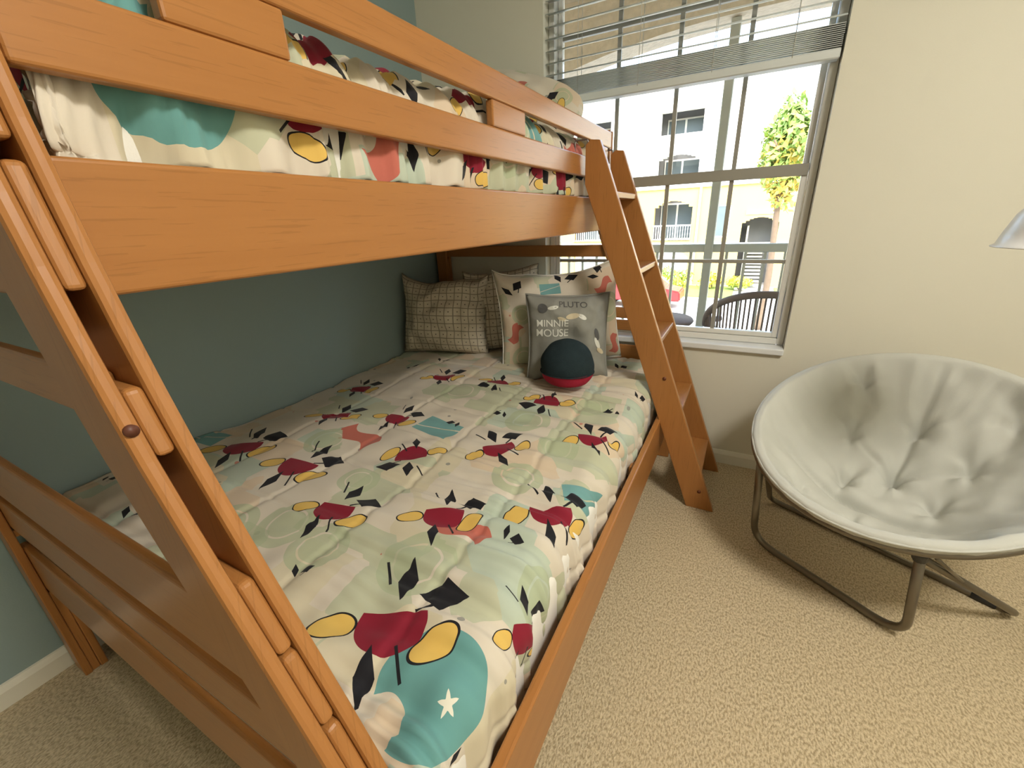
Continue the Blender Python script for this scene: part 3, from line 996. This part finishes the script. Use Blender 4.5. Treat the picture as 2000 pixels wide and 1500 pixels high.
blotch(-0.66, 0.70, 0.022, 0.022, 0.3, INK_GREY); blotch(-0.42, 0.72, 0.024, 0.009, 0.2, PRINT_WHITE)

# round plush cushion: dark upper body, crimson lower part
pl = thing('round_plush', 'round dark plush cushion with crimson bottom, in front of the grey pillow', 'cushion', loc=(1.102, -0.632, 0.668))
def plush_part(name, t0, t1, mat, infl):
    V, F = [], []
    nlat, nlon = 14, 36
    for i in range(nlat + 1):
        ph = t0 + (t1 - t0) * i / nlat
        for k in range(nlon):
            th = 2 * math.pi * k / nlon
            r = 0.112 + infl + 0.0018 * math.sin(3 * th + i) * math.sin(ph)
            z = math.cos(ph) * r
            if z < -0.07:
                z = -0.07 + (z + 0.07) * 0.45
            V.append((r * 1.02 * math.sin(ph) * math.cos(th), r * 0.9 * math.sin(ph) * math.sin(th), z))
    for i in range(nlat):
        for k in range(nlon):
            k2 = (k + 1) % nlon
            F.append((i * nlon + k, (i + 1) * nlon + k, (i + 1) * nlon + k2, i * nlon + k2))
    me = bpy.data.meshes.new(name); me.from_pydata(V, [], F); me.update()
    for p in me.polygons: p.use_smooth = True
    me.materials.append(mat)
    o = bpy.data.objects.new(name, me); link(o, pl)
    return o
plush_part('body', 0.001, 1.80, NAVY_PLUSH, 0.0)
plush_part('base', 1.77, math.pi - 0.001, RED_PLUSH, 0.0015)
seam = [(0.1145 * 1.02 * math.sin(1.79) * math.cos(a), 0.1145 * 0.9 * math.sin(1.79) * math.sin(a), 0.1145 * math.cos(1.79)) for a in np.linspace(0, 2 * math.pi, 48, endpoint=False)]
V, F = tube_data(seam, 0.0025, 6, True)
me = bpy.data.meshes.new('seam'); me.from_pydata([tuple(v) for v in V], [], F); me.materials.append(NAVY_PLUSH)
link(bpy.data.objects.new('seam', me), pl)

# upper bunk pillow
um = [(0.16, 0.02, 0.10, 1, 0.6), (-0.1, 0.05, 0.09, 0, 0), (-0.2, -0.1, 0.09, 2, 0)]
up_ = [(-0.02, 0.08, 0.035, 2, 0.2), (-0.15, 0.0, 0.06, 4, 0), (0.2, 0.1, 0.05, 4, 0)]
pu, M_, _ = pillow('pillow', 0.60, 0.40, 0.18, PRINT, (0.715, -0.235, 1.68), 0.10, -0.50, 0.42, 41, 0.03, 0.014, 40, um, up_, pw=3.0, rnd=0.22)
tag(pu, 'printed cream pillow on the upper bunk by the window', 'pillow')

# ------------------------------------------------------------------ saucer chair
CH = Vector((2.22, -0.592, 0.0))
ch = thing('saucer_chair', 'light grey padded saucer chair with folding tube legs beside the window', 'chair', loc=CH)
cyaw, ctilt = -0.48, 0.39
e1 = Vector((math.cos(cyaw), math.sin(cyaw), 0))
hh = Vector((-math.sin(cyaw), math.cos(cyaw), 0))
e2 = hh * math.cos(ctilt) + Vector((0, 0, 1)) * math.sin(ctilt)
en = e1.cross(e2)
CC = Vector((2.22, -0.592, 0.555))
RA, RB = 0.385, 0.409
def ringp(th, k=1.0):
    return CC + e1 * RA * k * math.cos(th) + e2 * RB * k * math.sin(th)
tube('ring_tube', [ringp(2 * math.pi * i / 96, 1.028) - en * 0.012 for i in range(96)], 0.0125, METAL_TUBE, ch, 12, True)
nr, na = 60, 160
U = []; 
rs = np.linspace(0, 1.0, nr); an = np.linspace(0, 2 * math.pi, na, endpoint=False)
Rg, Ag = np.meshgrid(rs, an, indexing='ij')
uu = Rg * np.cos(Ag); vv = Rg * np.sin(Ag)
sagd = 0.275 * (1 - np.minimum(Rg / 0.945, 1) ** 2.2) * (1 - 0.42 * vv)
pad = np.zeros_like(uu)
# soft fold where back meets seat
crease = vv + 0.34 - 0.16 * uu ** 2
pad -= 0.034 * np.exp(-(crease / 0.04) ** 2) * np.clip(1 - Rg ** 4, 0, 1)
pad += 0.014 * np.exp(-((crease - 0.14) / 0.10) ** 2) * np.clip(1 - Rg ** 4, 0, 1)
pad += 0.016 * np.exp(-((crease + 0.14) / 0.10) ** 2) * np.clip(1 - Rg ** 4, 0, 1)
for (tu, tv) in ((-0.42, 0.28), (0.0, 0.10), (0.42, 0.28), (0.0, 0.52), (-0.30, -0.12), (0.34, -0.10), (-0.02, -0.62), (-0.45, -0.58), (0.42, -0.58), (0.55, 0.62), (-0.5, 0.66)):
    d2 = (uu - tu) ** 2 + (vv - tv) ** 2
    pad -= 0.042 * np.exp(-d2 / 0.004)
    pad -= 0.008 * np.exp(-d2 / 0.04)
    ang = np.arctan2(vv - tv, uu - tu)
    pad += 0.009 * np.cos(5 * ang + tu * 9) * np.exp(-d2 / 0.035) * np.clip(d2 / 0.004, 0, 1)
# seams from centre tufts and radial gathers at the rim
for (a0, b0, a1, b1) in ((0.0, 0.10, 0.0, 0.95), (0.0, 0.10, -0.42, 0.28), (0.0, 0.10, 0.42, 0.28)):
    dx_, dy_ = a1 - a0, b1 - b0; L2 = dx_ ** 2 + dy_ ** 2
    t_ = np.clip(((uu - a0) * dx_ + (vv - b0) * dy_) / L2, 0, 1)
    d2 = (uu - a0 - t_ * dx_) ** 2 + (vv - b0 - t_ * dy_) ** 2
    pad -= 0.010 * np.exp(-d2 / 0.0008)
gath = np.clip((Rg - 0.55) / 0.45, 0, 1) * np.clip((1 - Rg) * 14, 0, 1)
pad += gath * (0.011 * np.sin(Ag * 19 + 4 * N1(Ag * 3, Rg * 2)) + 0.005 * np.sin(Ag * 43 + 2 * N2(Ag * 4, Rg)))
pad += 0.016 * N1(uu * 7 + 9, vv * 2.4) + 0.004 * N2(uu * 9, vv * 9 + 4)
pad += 0.016 * np.sin(uu * 13 + 2.2 * N2(uu * 2, vv * 2 + 7)) * np.clip(vv + 0.15, 0, 1) * np.clip(1 - Rg ** 6, 0, 1)
pad *= np.clip((0.975 - Rg) / 0.10, 0, 1)
P = np.array(CC)[None, None] + uu[..., None] * RA * 1.03 * np.array(e1) + vv[..., None] * RB * 1.03 * np.array(e2) + (-(sagd) + pad + 0.021)[..., None] * np.array(en)
V = P.reshape(-1, 3)
idx = np.arange(nr * na).reshape(nr, na)
idn = np.roll(idx, -1, 1)
F = np.stack([idx[:-1], idx[1:], idn[1:], idn[:-1]], -1).reshape(-1, 4)
# wrap of the fabric over the tube
wrap = []
for j, (k, off) in enumerate(((1.045, 0.012), (1.050, 0.004), (1.046, -0.004))):
    wob = 0.003 * np.sin(an * 31) + 0.002 * np.sin(an * 53)
    W = np.array(CC)[None] + (np.cos(an) * RA * k)[:, None] * np.array(e1) + (np.sin(an) * RB * k)[:, None] * np.array(e2) + (off + wob)[:, None] * np.array(en)
    wrap.append(W)
Vw = np.concatenate([V] + wrap)
rows = [idx[-1]] + [np.arange(na) + nr * na + j * na for j in range(3)]
Fw = [F]
for a, b2 in zip(rows[:-1], rows[1:]):
    Fw.append(np.stack([a, b2, np.roll(b2, -1), np.roll(a, -1)], -1))
Fall = np.concatenate(Fw)
seat = from_data('seat_cushion', Vw.tolist(), Fall.tolist(), CHAIR_FAB, ch)
bm = bmesh.new(); bm.from_mesh(seat.data); bmesh.ops.remove_doubles(bm, verts=bm.verts, dist=1e-5); bmesh.ops.recalc_face_normals(bm, faces=bm.faces); bm.to_mesh(seat.data); bm.free()
md = seat.modifiers.new('padding', 'SOLIDIFY'); md.thickness = 0.02; md.offset = -1
tube('piping', [ringp(2 * math.pi * i / 96, 1.045) + en * 0.012 for i in range(96)], 0.0035, CHAIR_FAB, ch, 8, True)
# legs: front and rear hoops
FL, FR_ = ringp(math.radians(222)), ringp(math.radians(297))
def floor_pt(a, b2, z=0.0135): 
    p = Vector((CH.x, CH.y, 0)) + e1 * a - hh * b2; p.z = z; return p
r_t = 0.0125
fpts = rounded_path([FL - en * 0.02, Vector((1.888, -0.590, 0.0135)), Vector((2.295, -0.872, 0.0135)), FR_ - en * 0.022], 0.09, 9)
tube('front_leg', fpts, r_t, METAL_TUBE, ch, 14)
rl = Vector((1.955, -0.275, 0.0135)); rr_ = Vector((2.632, -0.628, 0.0135))
bpts = rounded_path([FL - en * 0.045 + e1 * 0.02, rl, rr_, FR_ - en * 0.05 - e1 * 0.01], 0.06, 9)
tube('rear_leg', bpts, 0.011, METAL_TUBE, ch, 14)
for p in (FL, FR_):
    tube('hinge', [p - en * 0.012, p - en * 0.06], 0.017, BLACK_CAP, ch, 12)
tube('brace', [FR_ - en * 0.03 + e1 * 0.03, (FR_ - en * 0.05).lerp(rr_, 0.38)], 0.005, METAL_TUBE, ch, 8)
tube('foot_cap', [rr_ + (rl - rr_).normalized() * 0.05, rr_ + (rl - rr_).normalized() * 0.11], 0.0145, BLACK_CAP, ch, 12)

# ------------------------------------------------------------------ floor lamp at the right edge
LP = Vector((2.665, -1.075, 0.0))
lamp = thing('floor_lamp', 'white dome floor lamp with dark round base at the right edge', 'lamp', loc=LP)
lathe('base', [(0.0, 0.0), (0.128, 0.0), (0.13, 0.008), (0.125, 0.018), (0.03, 0.024), (0.014, 0.04), (0.0, 0.04)], LP, LAMP_DARK, lamp)
sc_ = Vector((2.325, -0.823, 1.148))
tube('pole', rounded_path([LP + Vector((0, 0, 0.03)), LP + Vector((0, 0, 1.36)), sc_ + Vector((0, 0, 0.21)), sc_ + Vector((0, 0, 0.12))], 0.10, 10), 0.0085, LAMP_WHITE, lamp, 12)
dome = [(0.018, 0.135), (0.04, 0.128), (0.072, 0.105), (0.096, 0.068), (0.109, 0.028), (0.115, 0.004), (0.122, 0.0), (0.122, -0.002), (0.111, 0.0), (0.105, 0.026), (0.092, 0.064), (0.069, 0.10), (0.04, 0.122), (0.0, 0.127)]
lathe('lamp_shade', dome, sc_, LAMP_WHITE, lamp, 48)
lathe('bulb', [(0.0, 0.0), (0.018, 0.004), (0.028, 0.024), (0.026, 0.045), (0.014, 0.066), (0.012, 0.12)], sc_ + Vector((0, 0, 0.02)), simple('bulb_frost', (0.8, 0.8, 0.78), 0.4), lamp, 20)

# ------------------------------------------------------------------ added fill light on the ceiling, out of view, brightens the room
cl = thing('added_fill_light', 'added round fill light on the ceiling, out of view, above the right side of the room', 'light', loc=(2.75, -1.95, 2.6))
lathe('fill_ring', [(0.0, 2.6), (0.30, 2.6), (0.305, 2.585), (0.30, 2.57), (0.28, 2.565)], (2.75, -1.95, 0), LAMP_WHITE, cl)
em, nt, b = new_mat('fill_glow')
b.inputs['Base Color'].default_value = (0.9, 0.88, 0.82, 1)
b.inputs['Emission Color'].default_value = (1.0, 0.94, 0.84, 1)
b.inputs['Emission Strength'].default_value = FILL_LIGHT
lathe('fill_dome', [(0.28, 2.568), (0.272, 2.545), (0.23, 2.505), (0.14, 2.475), (0.0, 2.465)], (2.75, -1.95, 0), em, cl)

# ------------------------------------------------------------------ balcony outside
structure(box_obj('floor_balcony', [((-1.6, 0.151, -0.20), (4.4, 1.70, -0.06))], CONCRETE))
structure(box_obj('ceiling_balcony', [((-1.6, 0.151, 2.72), (4.4, 1.75, 2.86))], STUCCO))
# outer wall with a shallow arch
def arch_wall():
    bm = bmesh.new()
    xs_ = np.linspace(-0.35, 3.55, 40)
    cx, zc = 1.62, 2.43
    def za(x):
        return 2.43 - 0.30 * (abs(x - cx) / 1.93) ** 2.2 - (1.2 * max(0, abs(x - cx) - 1.80) if abs(x - cx) > 1.80 else 0)
    prof = [(x, za(x)) for x in xs_]
    pts = [(-1.6, -0.2), (-0.35, -0.2)] + prof + [(3.55, -0.2), (4.4, -0.2), (4.4, 2.72), (-1.6, 2.72)]
    # build as strips to keep it clean
    V, F = [], []
    def quad(a, b2, c, d):
        k = len(V); V.extend([a, b2, c, d]); F.append((k, k + 1, k + 2, k + 3))
    y0_, y1_ = 1.46, 1.70
    for (xa, xb) in ((-1.6, -0.35), (3.55, 4.4)):
        for y in (y0_, y1_):
            quad((xa, y, -.2), (xb, y, -.2), (xb, y, 2.72), (xa, y, 2.72))
    quad((-0.35, y0_, -.2), (-0.35, y1_, -.2), (-0.35, y1_, prof[0][1]), (-0.35, y0_, prof[0][1]))
    quad((3.55, y0_, -.2), (3.55, y1_, -.2), (3.55, y1_, prof[-1][1]), (3.55, y0_, prof[-1][1]))
    for (p, q) in zip(prof[:-1], prof[1:]):
        for y in (y0_, y1_):
            quad((p[0], y, p[1]), (q[0], y, q[1]), (q[0], y, 2.72), (p[0], y, 2.72))
        quad((p[0], y0_, p[1]), (q[0], y0_, q[1]), (q[0], y1_, q[1]), (p[0], y1_, p[1]))
    return structure(from_data('wall_balcony', V, F, STUCCO, None, False), 'tan stucco balcony wall with a wide arch')
arch_wall()
# the rest of the house front above and beside the balcony
structure(box_obj('wall_house', [((-9, -0.02, 2.87), (-0.15, 0.15, 9.0)), ((-0.15, 0.0, 2.87), (RX + 0.15, 0.15, 9.0)), ((RX + 0.15, -0.02, 2.87), (11, 0.15, 9.0)),
                                 ((-9, 0.0, -3.0), (-0.15, 0.15, 2.86)), ((RX + 0.15, 0.0, -3.0), (11, 0.15, 2.86))], STUCCO))

rail = thing('balcony_railing', 'tan metal balcony railing with thin balusters beyond the window', 'railing')
box_obj('top_rail', [((-0.34, 1.50, 0.955), (3.54, 1.55, 1.015))], RAIL_PAINT, rail, 0.004)
box_obj('bottom_rail', [((-0.34, 1.51, 0.02), (3.54, 1.54, 0.06))], RAIL_PAINT, rail, 0.003)
bal0 = box_obj('baluster', [((-0.01, 1.515, 0.06), (0.01, 1.535, 0.955))], RAIL_PAINT, rail)
bal0.location.x = -0.22
for k in range(1, 30):
    x = -0.22 + 0.128 * k
    if abs(x - 1.44) < 0.05:
        continue
    c = bal0.copy(); COL.objects.link(c); c.parent = rail; c.location.x = x
box_obj('post', [((1.412, 1.49, -0.06), (1.472, 1.56, 2.42))], RAIL_PAINT, rail, 0.004)

# wicker armchair on the balcony
wk = thing('wicker_chair', 'brown wicker chair with rounded back standing on the balcony', 'chair', loc=(1.83, 0.72, -0.06))
def wkp(a, z, r=0.33):
    return Vector((1.86 + r * math.cos(a), 0.74 + r * 0.95 * math.sin(a), z))
def wz(a):   # back height around the barrel, highest towards the window
    d = abs(a + math.pi / 2)
    return 0.53 + 0.29 * max(0.0, math.cos(min(d, math.pi / 2) * 0.95)) ** 0.8
angs = np.linspace(-math.pi * 1.22, math.pi * 0.22, 61)
tube('rim', [wkp(a, wz(a)) for a in angs], 0.020, WICKER, wk, 10)
for a in angs[1:-1]:
    tube('strand', [wkp(a, 0.30, 0.30), wkp(a, wz(a) - 0.01)], 0.0052, WICKER, wk, 5)
for z in (0.34, 0.42, 0.50):
    tube('weave_band', [wkp(a, z, 0.30 + 0.03 * (z - 0.3) / 0.5) for a in angs], 0.010, WICKER, wk, 6)
lathe('seat', [(0.0, 0.28), (0.29, 0.28), (0.31, 0.31), (0.29, 0.345), (0.0, 0.35)], (1.86, 0.74, 0), WICKER, wk, 32)
for a in (0.8, 2.3, 3.9, 5.5):
    p = wkp(a, -0.058, 0.27)
    tube('leg', [p, wkp(a, 0.29, 0.25)], 0.017, WICKER, wk, 8)
sidet = thing('wicker_table', 'low round wicker table on the balcony', 'table', loc=(1.25, 0.75, -0.06))
lathe('table_top', [(0.0, 0.56), (0.20, 0.56), (0.21, 0.575), (0.20, 0.59), (0.0, 0.59)], (1.25, 0.75, 0), WICKER, sidet, 28)
for a in (0.5, 2.1, 3.6, 5.2):
    tube('leg', [(1.25 + 0.17 * math.cos(a), 0.75 + 0.17 * math.sin(a), -0.058), (1.25 + 0.15 * math.cos(a), 0.75 + 0.15 * math.sin(a), 0.56)], 0.013, WICKER, sidet, 8)

# ------------------------------------------------------------------ across the drive
GZ = -3.0
structure(box_obj('ground', [((-60, 0.2, GZ - 0.2), (70, 90, GZ))], ASPHALT), 'pale driveway below')
structure(box_obj('lawn', [((-14, 22.5, GZ), (1.3, 26.4, GZ + 0.06)), ((3.3, 22.5, GZ), (20, 26.4, GZ + 0.06))], GRASS))
FY = 27.0
apt = thing('apartment_building', 'yellow and cream apartment house with arched balconies across the drive', 'building', loc=(0, FY, GZ))
def wall_with_holes(name, x0, x1, z0, z1, holes, mat):
    """holes: (xa,xb,za,zb,archrise)"""
    xs_ = sorted({x0, x1, *[h[0] for h in holes], *[h[1] for h in holes]})
    bm = bmesh.new()
    def q(xa, za, xb, zb):
        if xb - xa > 1e-4 and zb - za > 1e-4:
            add_box(bm, (xa, FY, za), (xb, FY + 0.3, zb))
    for xa, xb in zip(xs_[:-1], xs_[1:]):
        hs = sorted([h for h in holes if h[0] <= xa + 1e-6 and h[1] >= xb - 1e-6], key=lambda h: h[2])
        z = z0
        for h in hs:
            q(xa, z, xb, h[2]); z = h[3]
        q(xa, z, xb, z1)
    for (xa, xb, za, zb, rise) in holes:
        if rise <= 0: continue
        n = 10
        for i in range(n):
            a = xa + (xb - xa) * i / n; b2 = xa + (xb - xa) * (i + 1) / n
            m_ = (a + b2) / 2; t = (m_ - (xa + xb) / 2) / ((xb - xa) / 2)
            q(a, zb - rise * t * t, b2, zb)
    return from_bm(name, bm, mat, apt)
holes_low, holes_up = [], []
bays = [-14.0, -9.0, -3.75, 6.2, 11.2]
for bx in bays:
    holes_low += [(bx, bx + 2.2, -0.35, 1.95, 0.45), (bx, bx + 2.2, -3.0, -0.85, 0.40)]
    holes_up += [(bx, bx + 2.3, 3.3, 4.45, 0.3), (bx, bx + 2.3, 5.5, 6.65, 0.0)]
holes_low += [(1.20, 3.05, -3.0, 0.85, 0.35), (-0.35, 0.55, -0.2, 1.6, 0.0)]
wall_with_holes('lower_wall', -16, 18, GZ, 2.75, holes_low, FACADE_YELLOW)
wall_with_holes('upper_wall', -16, 18, 2.75, 8.3, holes_up, FACADE_CREAM)
box_obj('trim_band', [((-16, FY - 0.12, 2.62), (18, FY, 2.90))], FACADE_TRIM, apt)
box_obj('trim_band', [((-16, FY - 0.08, -0.72), (18, FY, -0.50))], FACADE_TRIM, apt)
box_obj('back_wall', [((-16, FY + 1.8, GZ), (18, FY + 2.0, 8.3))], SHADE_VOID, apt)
box_obj('roof', [((-16.6, FY - 0.7, 8.3), (18.6, FY + 2.6, 8.7))], ROOF, apt)
for (xa, xb, za, zb, ri) in holes_low + holes_up:
    if xb - xa > 2.0 and za > -0.5:
        w = box_obj('window', [((xa + 0.1, FY + 1.70, za), (xb - 0.1, FY + 1.79, zb - 0.1))], FACADE_TRIM, apt)
        mx = (xa + xb) / 2
        for (pa, pb) in ((xa + 0.18, mx - 0.06), (mx + 0.06, xb - 0.18)):
            box_obj('pane', [((pa, FY + 1.66, za + 0.1), (pb, FY + 1.70, zb - 0.2))], FAR_GLASS, w)
    elif xb - xa > 2.0:
        w = box_obj('garage_door', [((xa, FY + 0.31, za), (xb, FY + 0.40, zb))], FACADE_TRIM, apt)
    elif xb - xa < 1.0:
        w = box_obj('window', [((xa, FY + 0.12, za), (xb, FY + 0.2, zb))], FACADE_TRIM, apt)
        box_obj('pane', [((xa + .08, FY + 0.08, za + .08), (xb - .08, FY + 0.12, zb - .08))], FAR_GLASS, w)
for bx in bays:
    bm = bmesh.new()
    add_box(bm, (bx - 0.02, FY - 0.10, 0.50), (bx + 2.22, FY - 0.04, 0.58))
    add_box(bm, (bx - 0.02, FY - 0.10, -0.30), (bx + 2.22, FY - 0.04, -0.24))
    for k in range(16):
        add_box(bm, (bx + 0.03 + k * 0.144, FY - 0.085, -0.24), (bx + 0.06 + k * 0.144, FY - 0.055, 0.50))
    from_bm('balcony_rail', bm, FACADE_TRIM, apt)
box_obj('downpipe', [((-1.25, FY - 0.12, GZ), (-1.12, FY - 0.005, 2.6))], RAIL_PAINT, apt)
box_obj('stair_side', [((1.5, FY + 0.6, GZ), (1.6, FY + 1.7, 0.4))], RAIL_PAINT, apt)
for k in range(11):
    box_obj('stair_tread', [((1.65, FY - 0.75 + k * 0.2, GZ + 0.15 + 0.18 * k), (2.5, FY - 0.47 + k * 0.2, GZ + 0.22 + 0.18 * k))], RAIL_PAINT, apt)
box_obj('entrance_sign', [((1.35, FY - 0.05, 1.02), (2.9, FY - 0.001, 1.25))], FACADE_TRIM, apt)

def leaf_cloud(name, cen, rad, n, size, mats, parent, seed):
    g = np.random.default_rng(seed)
    V, F, MI = [], [], []
    # a few lobes
    lobes = [(np.array(cen) + g.uniform(-0.55, 0.55, 3) * np.array(rad), np.array(rad) * g.uniform(0.45, 0.7)) for _ in range(9)]
    for i in range(n):
        c0, r0 = lobes[g.integers(len(lobes))]
        d = g.normal(size=3); d /= np.linalg.norm(d)
        p = c0 + d * r0 * g.uniform(0.55, 1.0)
        a = g.normal(size=3); a /= np.linalg.norm(a); b2 = np.cross(a, d); b2 /= (np.linalg.norm(b2) + 1e-6)
        s = size * g.uniform(0.6, 1.3)
        k = len(V)
        V += [tuple(p - a * s), tuple(p + b2 * s * 0.5), tuple(p + a * s), tuple(p - b2 * s * 0.5)]
        F.append((k, k + 1, k + 2, k + 3)); 
        zrel = (p[2] - cen[2]) / rad[2]
        MI.append(1 if g.uniform() < 0.35 - 0.55 * zrel else 0)
    o = from_data(name, V, F, mats[0], parent, False)
    o.data.materials.append(mats[1])
    o.data.polygons.foreach_set('material_index', MI)
    return o
def tree(cx, cy, zc, rad, label, seed, n=2600, size=0.13, mats=(LEAF_G, LEAF_Y)):
    t = thing('tree', label, 'tree', loc=(cx, cy, GZ))
    tube('trunk', catmull([(cx, cy, GZ), (cx + 0.08, cy, GZ + 2), (cx - 0.05, cy + 0.1, zc - rad[2] * 0.3), (cx, cy, zc + rad[2] * 0.5)], 6), [0.13 - 0.004 * i for i in range(19)], BARK, t, 8)
    for k in range(5):
        a = k * 1.3
        tube('branch', [(cx, cy, zc - rad[2] * (0.6 - 0.15 * k)), (cx + 0.7 * rad[0] * math.cos(a), cy + 0.7 * rad[1] * math.sin(a), zc - rad[2] * (0.2 - 0.15 * k))], 0.03, BARK, t, 6)
    o = leaf_cloud('foliage', (cx, cy, zc), rad, n, size, mats, t, seed)
    o['kind'] = 'stuff'
    return t
tree(2.42, 16.0, 2.85, (0.85, 0.85, 1.9), 'tall slim tree with yellow green leaves outside the window', 5)
def shrub(cx, cy, r, label, seed, mats):
    t = thing('shrub', label, 'shrub', loc=(cx, cy, GZ + 0.06))
    for k in range(4):
        a = k * 1.6
        tube('stem', [(cx, cy, GZ + 0.06), (cx + 0.5 * r * math.cos(a), cy + 0.5 * r * math.sin(a), GZ + r)], 0.02, BARK, t, 5)
    o = leaf_cloud('foliage', (cx, cy, GZ + r * 0.85), (r * 1.2, r, r * 0.75), 700, 0.11, mats, t, seed)
    o['kind'] = 'stuff'
LEAF_BRIGHT = simple('leaf_bright_yellow', (0.65, 0.60, 0.06), 0.7, var=0.3, scale=3)
shrub(0.05, 25.2, 0.6, 'bright yellow shrub on the lawn behind the balcony post', 2, (LEAF_BRIGHT, LEAF_Y))
shrub(1.55, 25.0, 0.55, 'round yellow green shrub beside the stairs across the drive', 3, (LEAF_BRIGHT, LEAF_G))
shrub(-1.9, 25.6, 0.8, 'green shrub below the arched balcony across the drive', 6, (LEAF_G, LEAF_BRIGHT))
# parked car
car = thing('parked_car', 'red car parked on the drive below the balcony', 'car', loc=(-2.9, 19.5, GZ))
def car_body():
    prof = [(-2.1, 0.35), (-2.1, 0.75), (-1.5, 0.9), (-0.9, 1.4), (0.8, 1.42), (1.4, 0.98), (2.1, 0.85), (2.15, 0.4)]
    bm = bmesh.new()
    a = [bm.verts.new((-2.9 + x, 18.7, GZ + z)) for x, z in prof]; b2 = [bm.verts.new((-2.9 + x, 20.3, GZ + z)) for x, z in prof]
    bm.faces.new(a); bm.faces.new(list(reversed(b2)))
    for i in range(len(prof)):
        bm.faces.new((a[i], b2[i], b2[(i + 1) % len(prof)], a[(i + 1) % len(prof)]))
    bmesh.ops.recalc_face_normals(bm, faces=bm.faces)
    bmesh.ops.bevel(bm, geom=list(bm.edges), offset=0.06, segments=2, affect='EDGES')
    return from_bm('body', bm, CAR_RED, car)
car_body()
box_obj('window', [((-3.65, 18.66, GZ + 0.97), (-2.2, 18.70, GZ + 1.32))], CAR_GLASS, car)
for wx in (-4.2, -1.6):
    tube('wheel', [(wx, 18.68, GZ + 0.33), (wx, 18.9, GZ + 0.33)], 0.33, BLACK_CAP, car, 18)
    tube('wheel', [(wx, 20.1, GZ + 0.33), (wx, 20.32, GZ + 0.33)], 0.33, BLACK_CAP, car, 18)
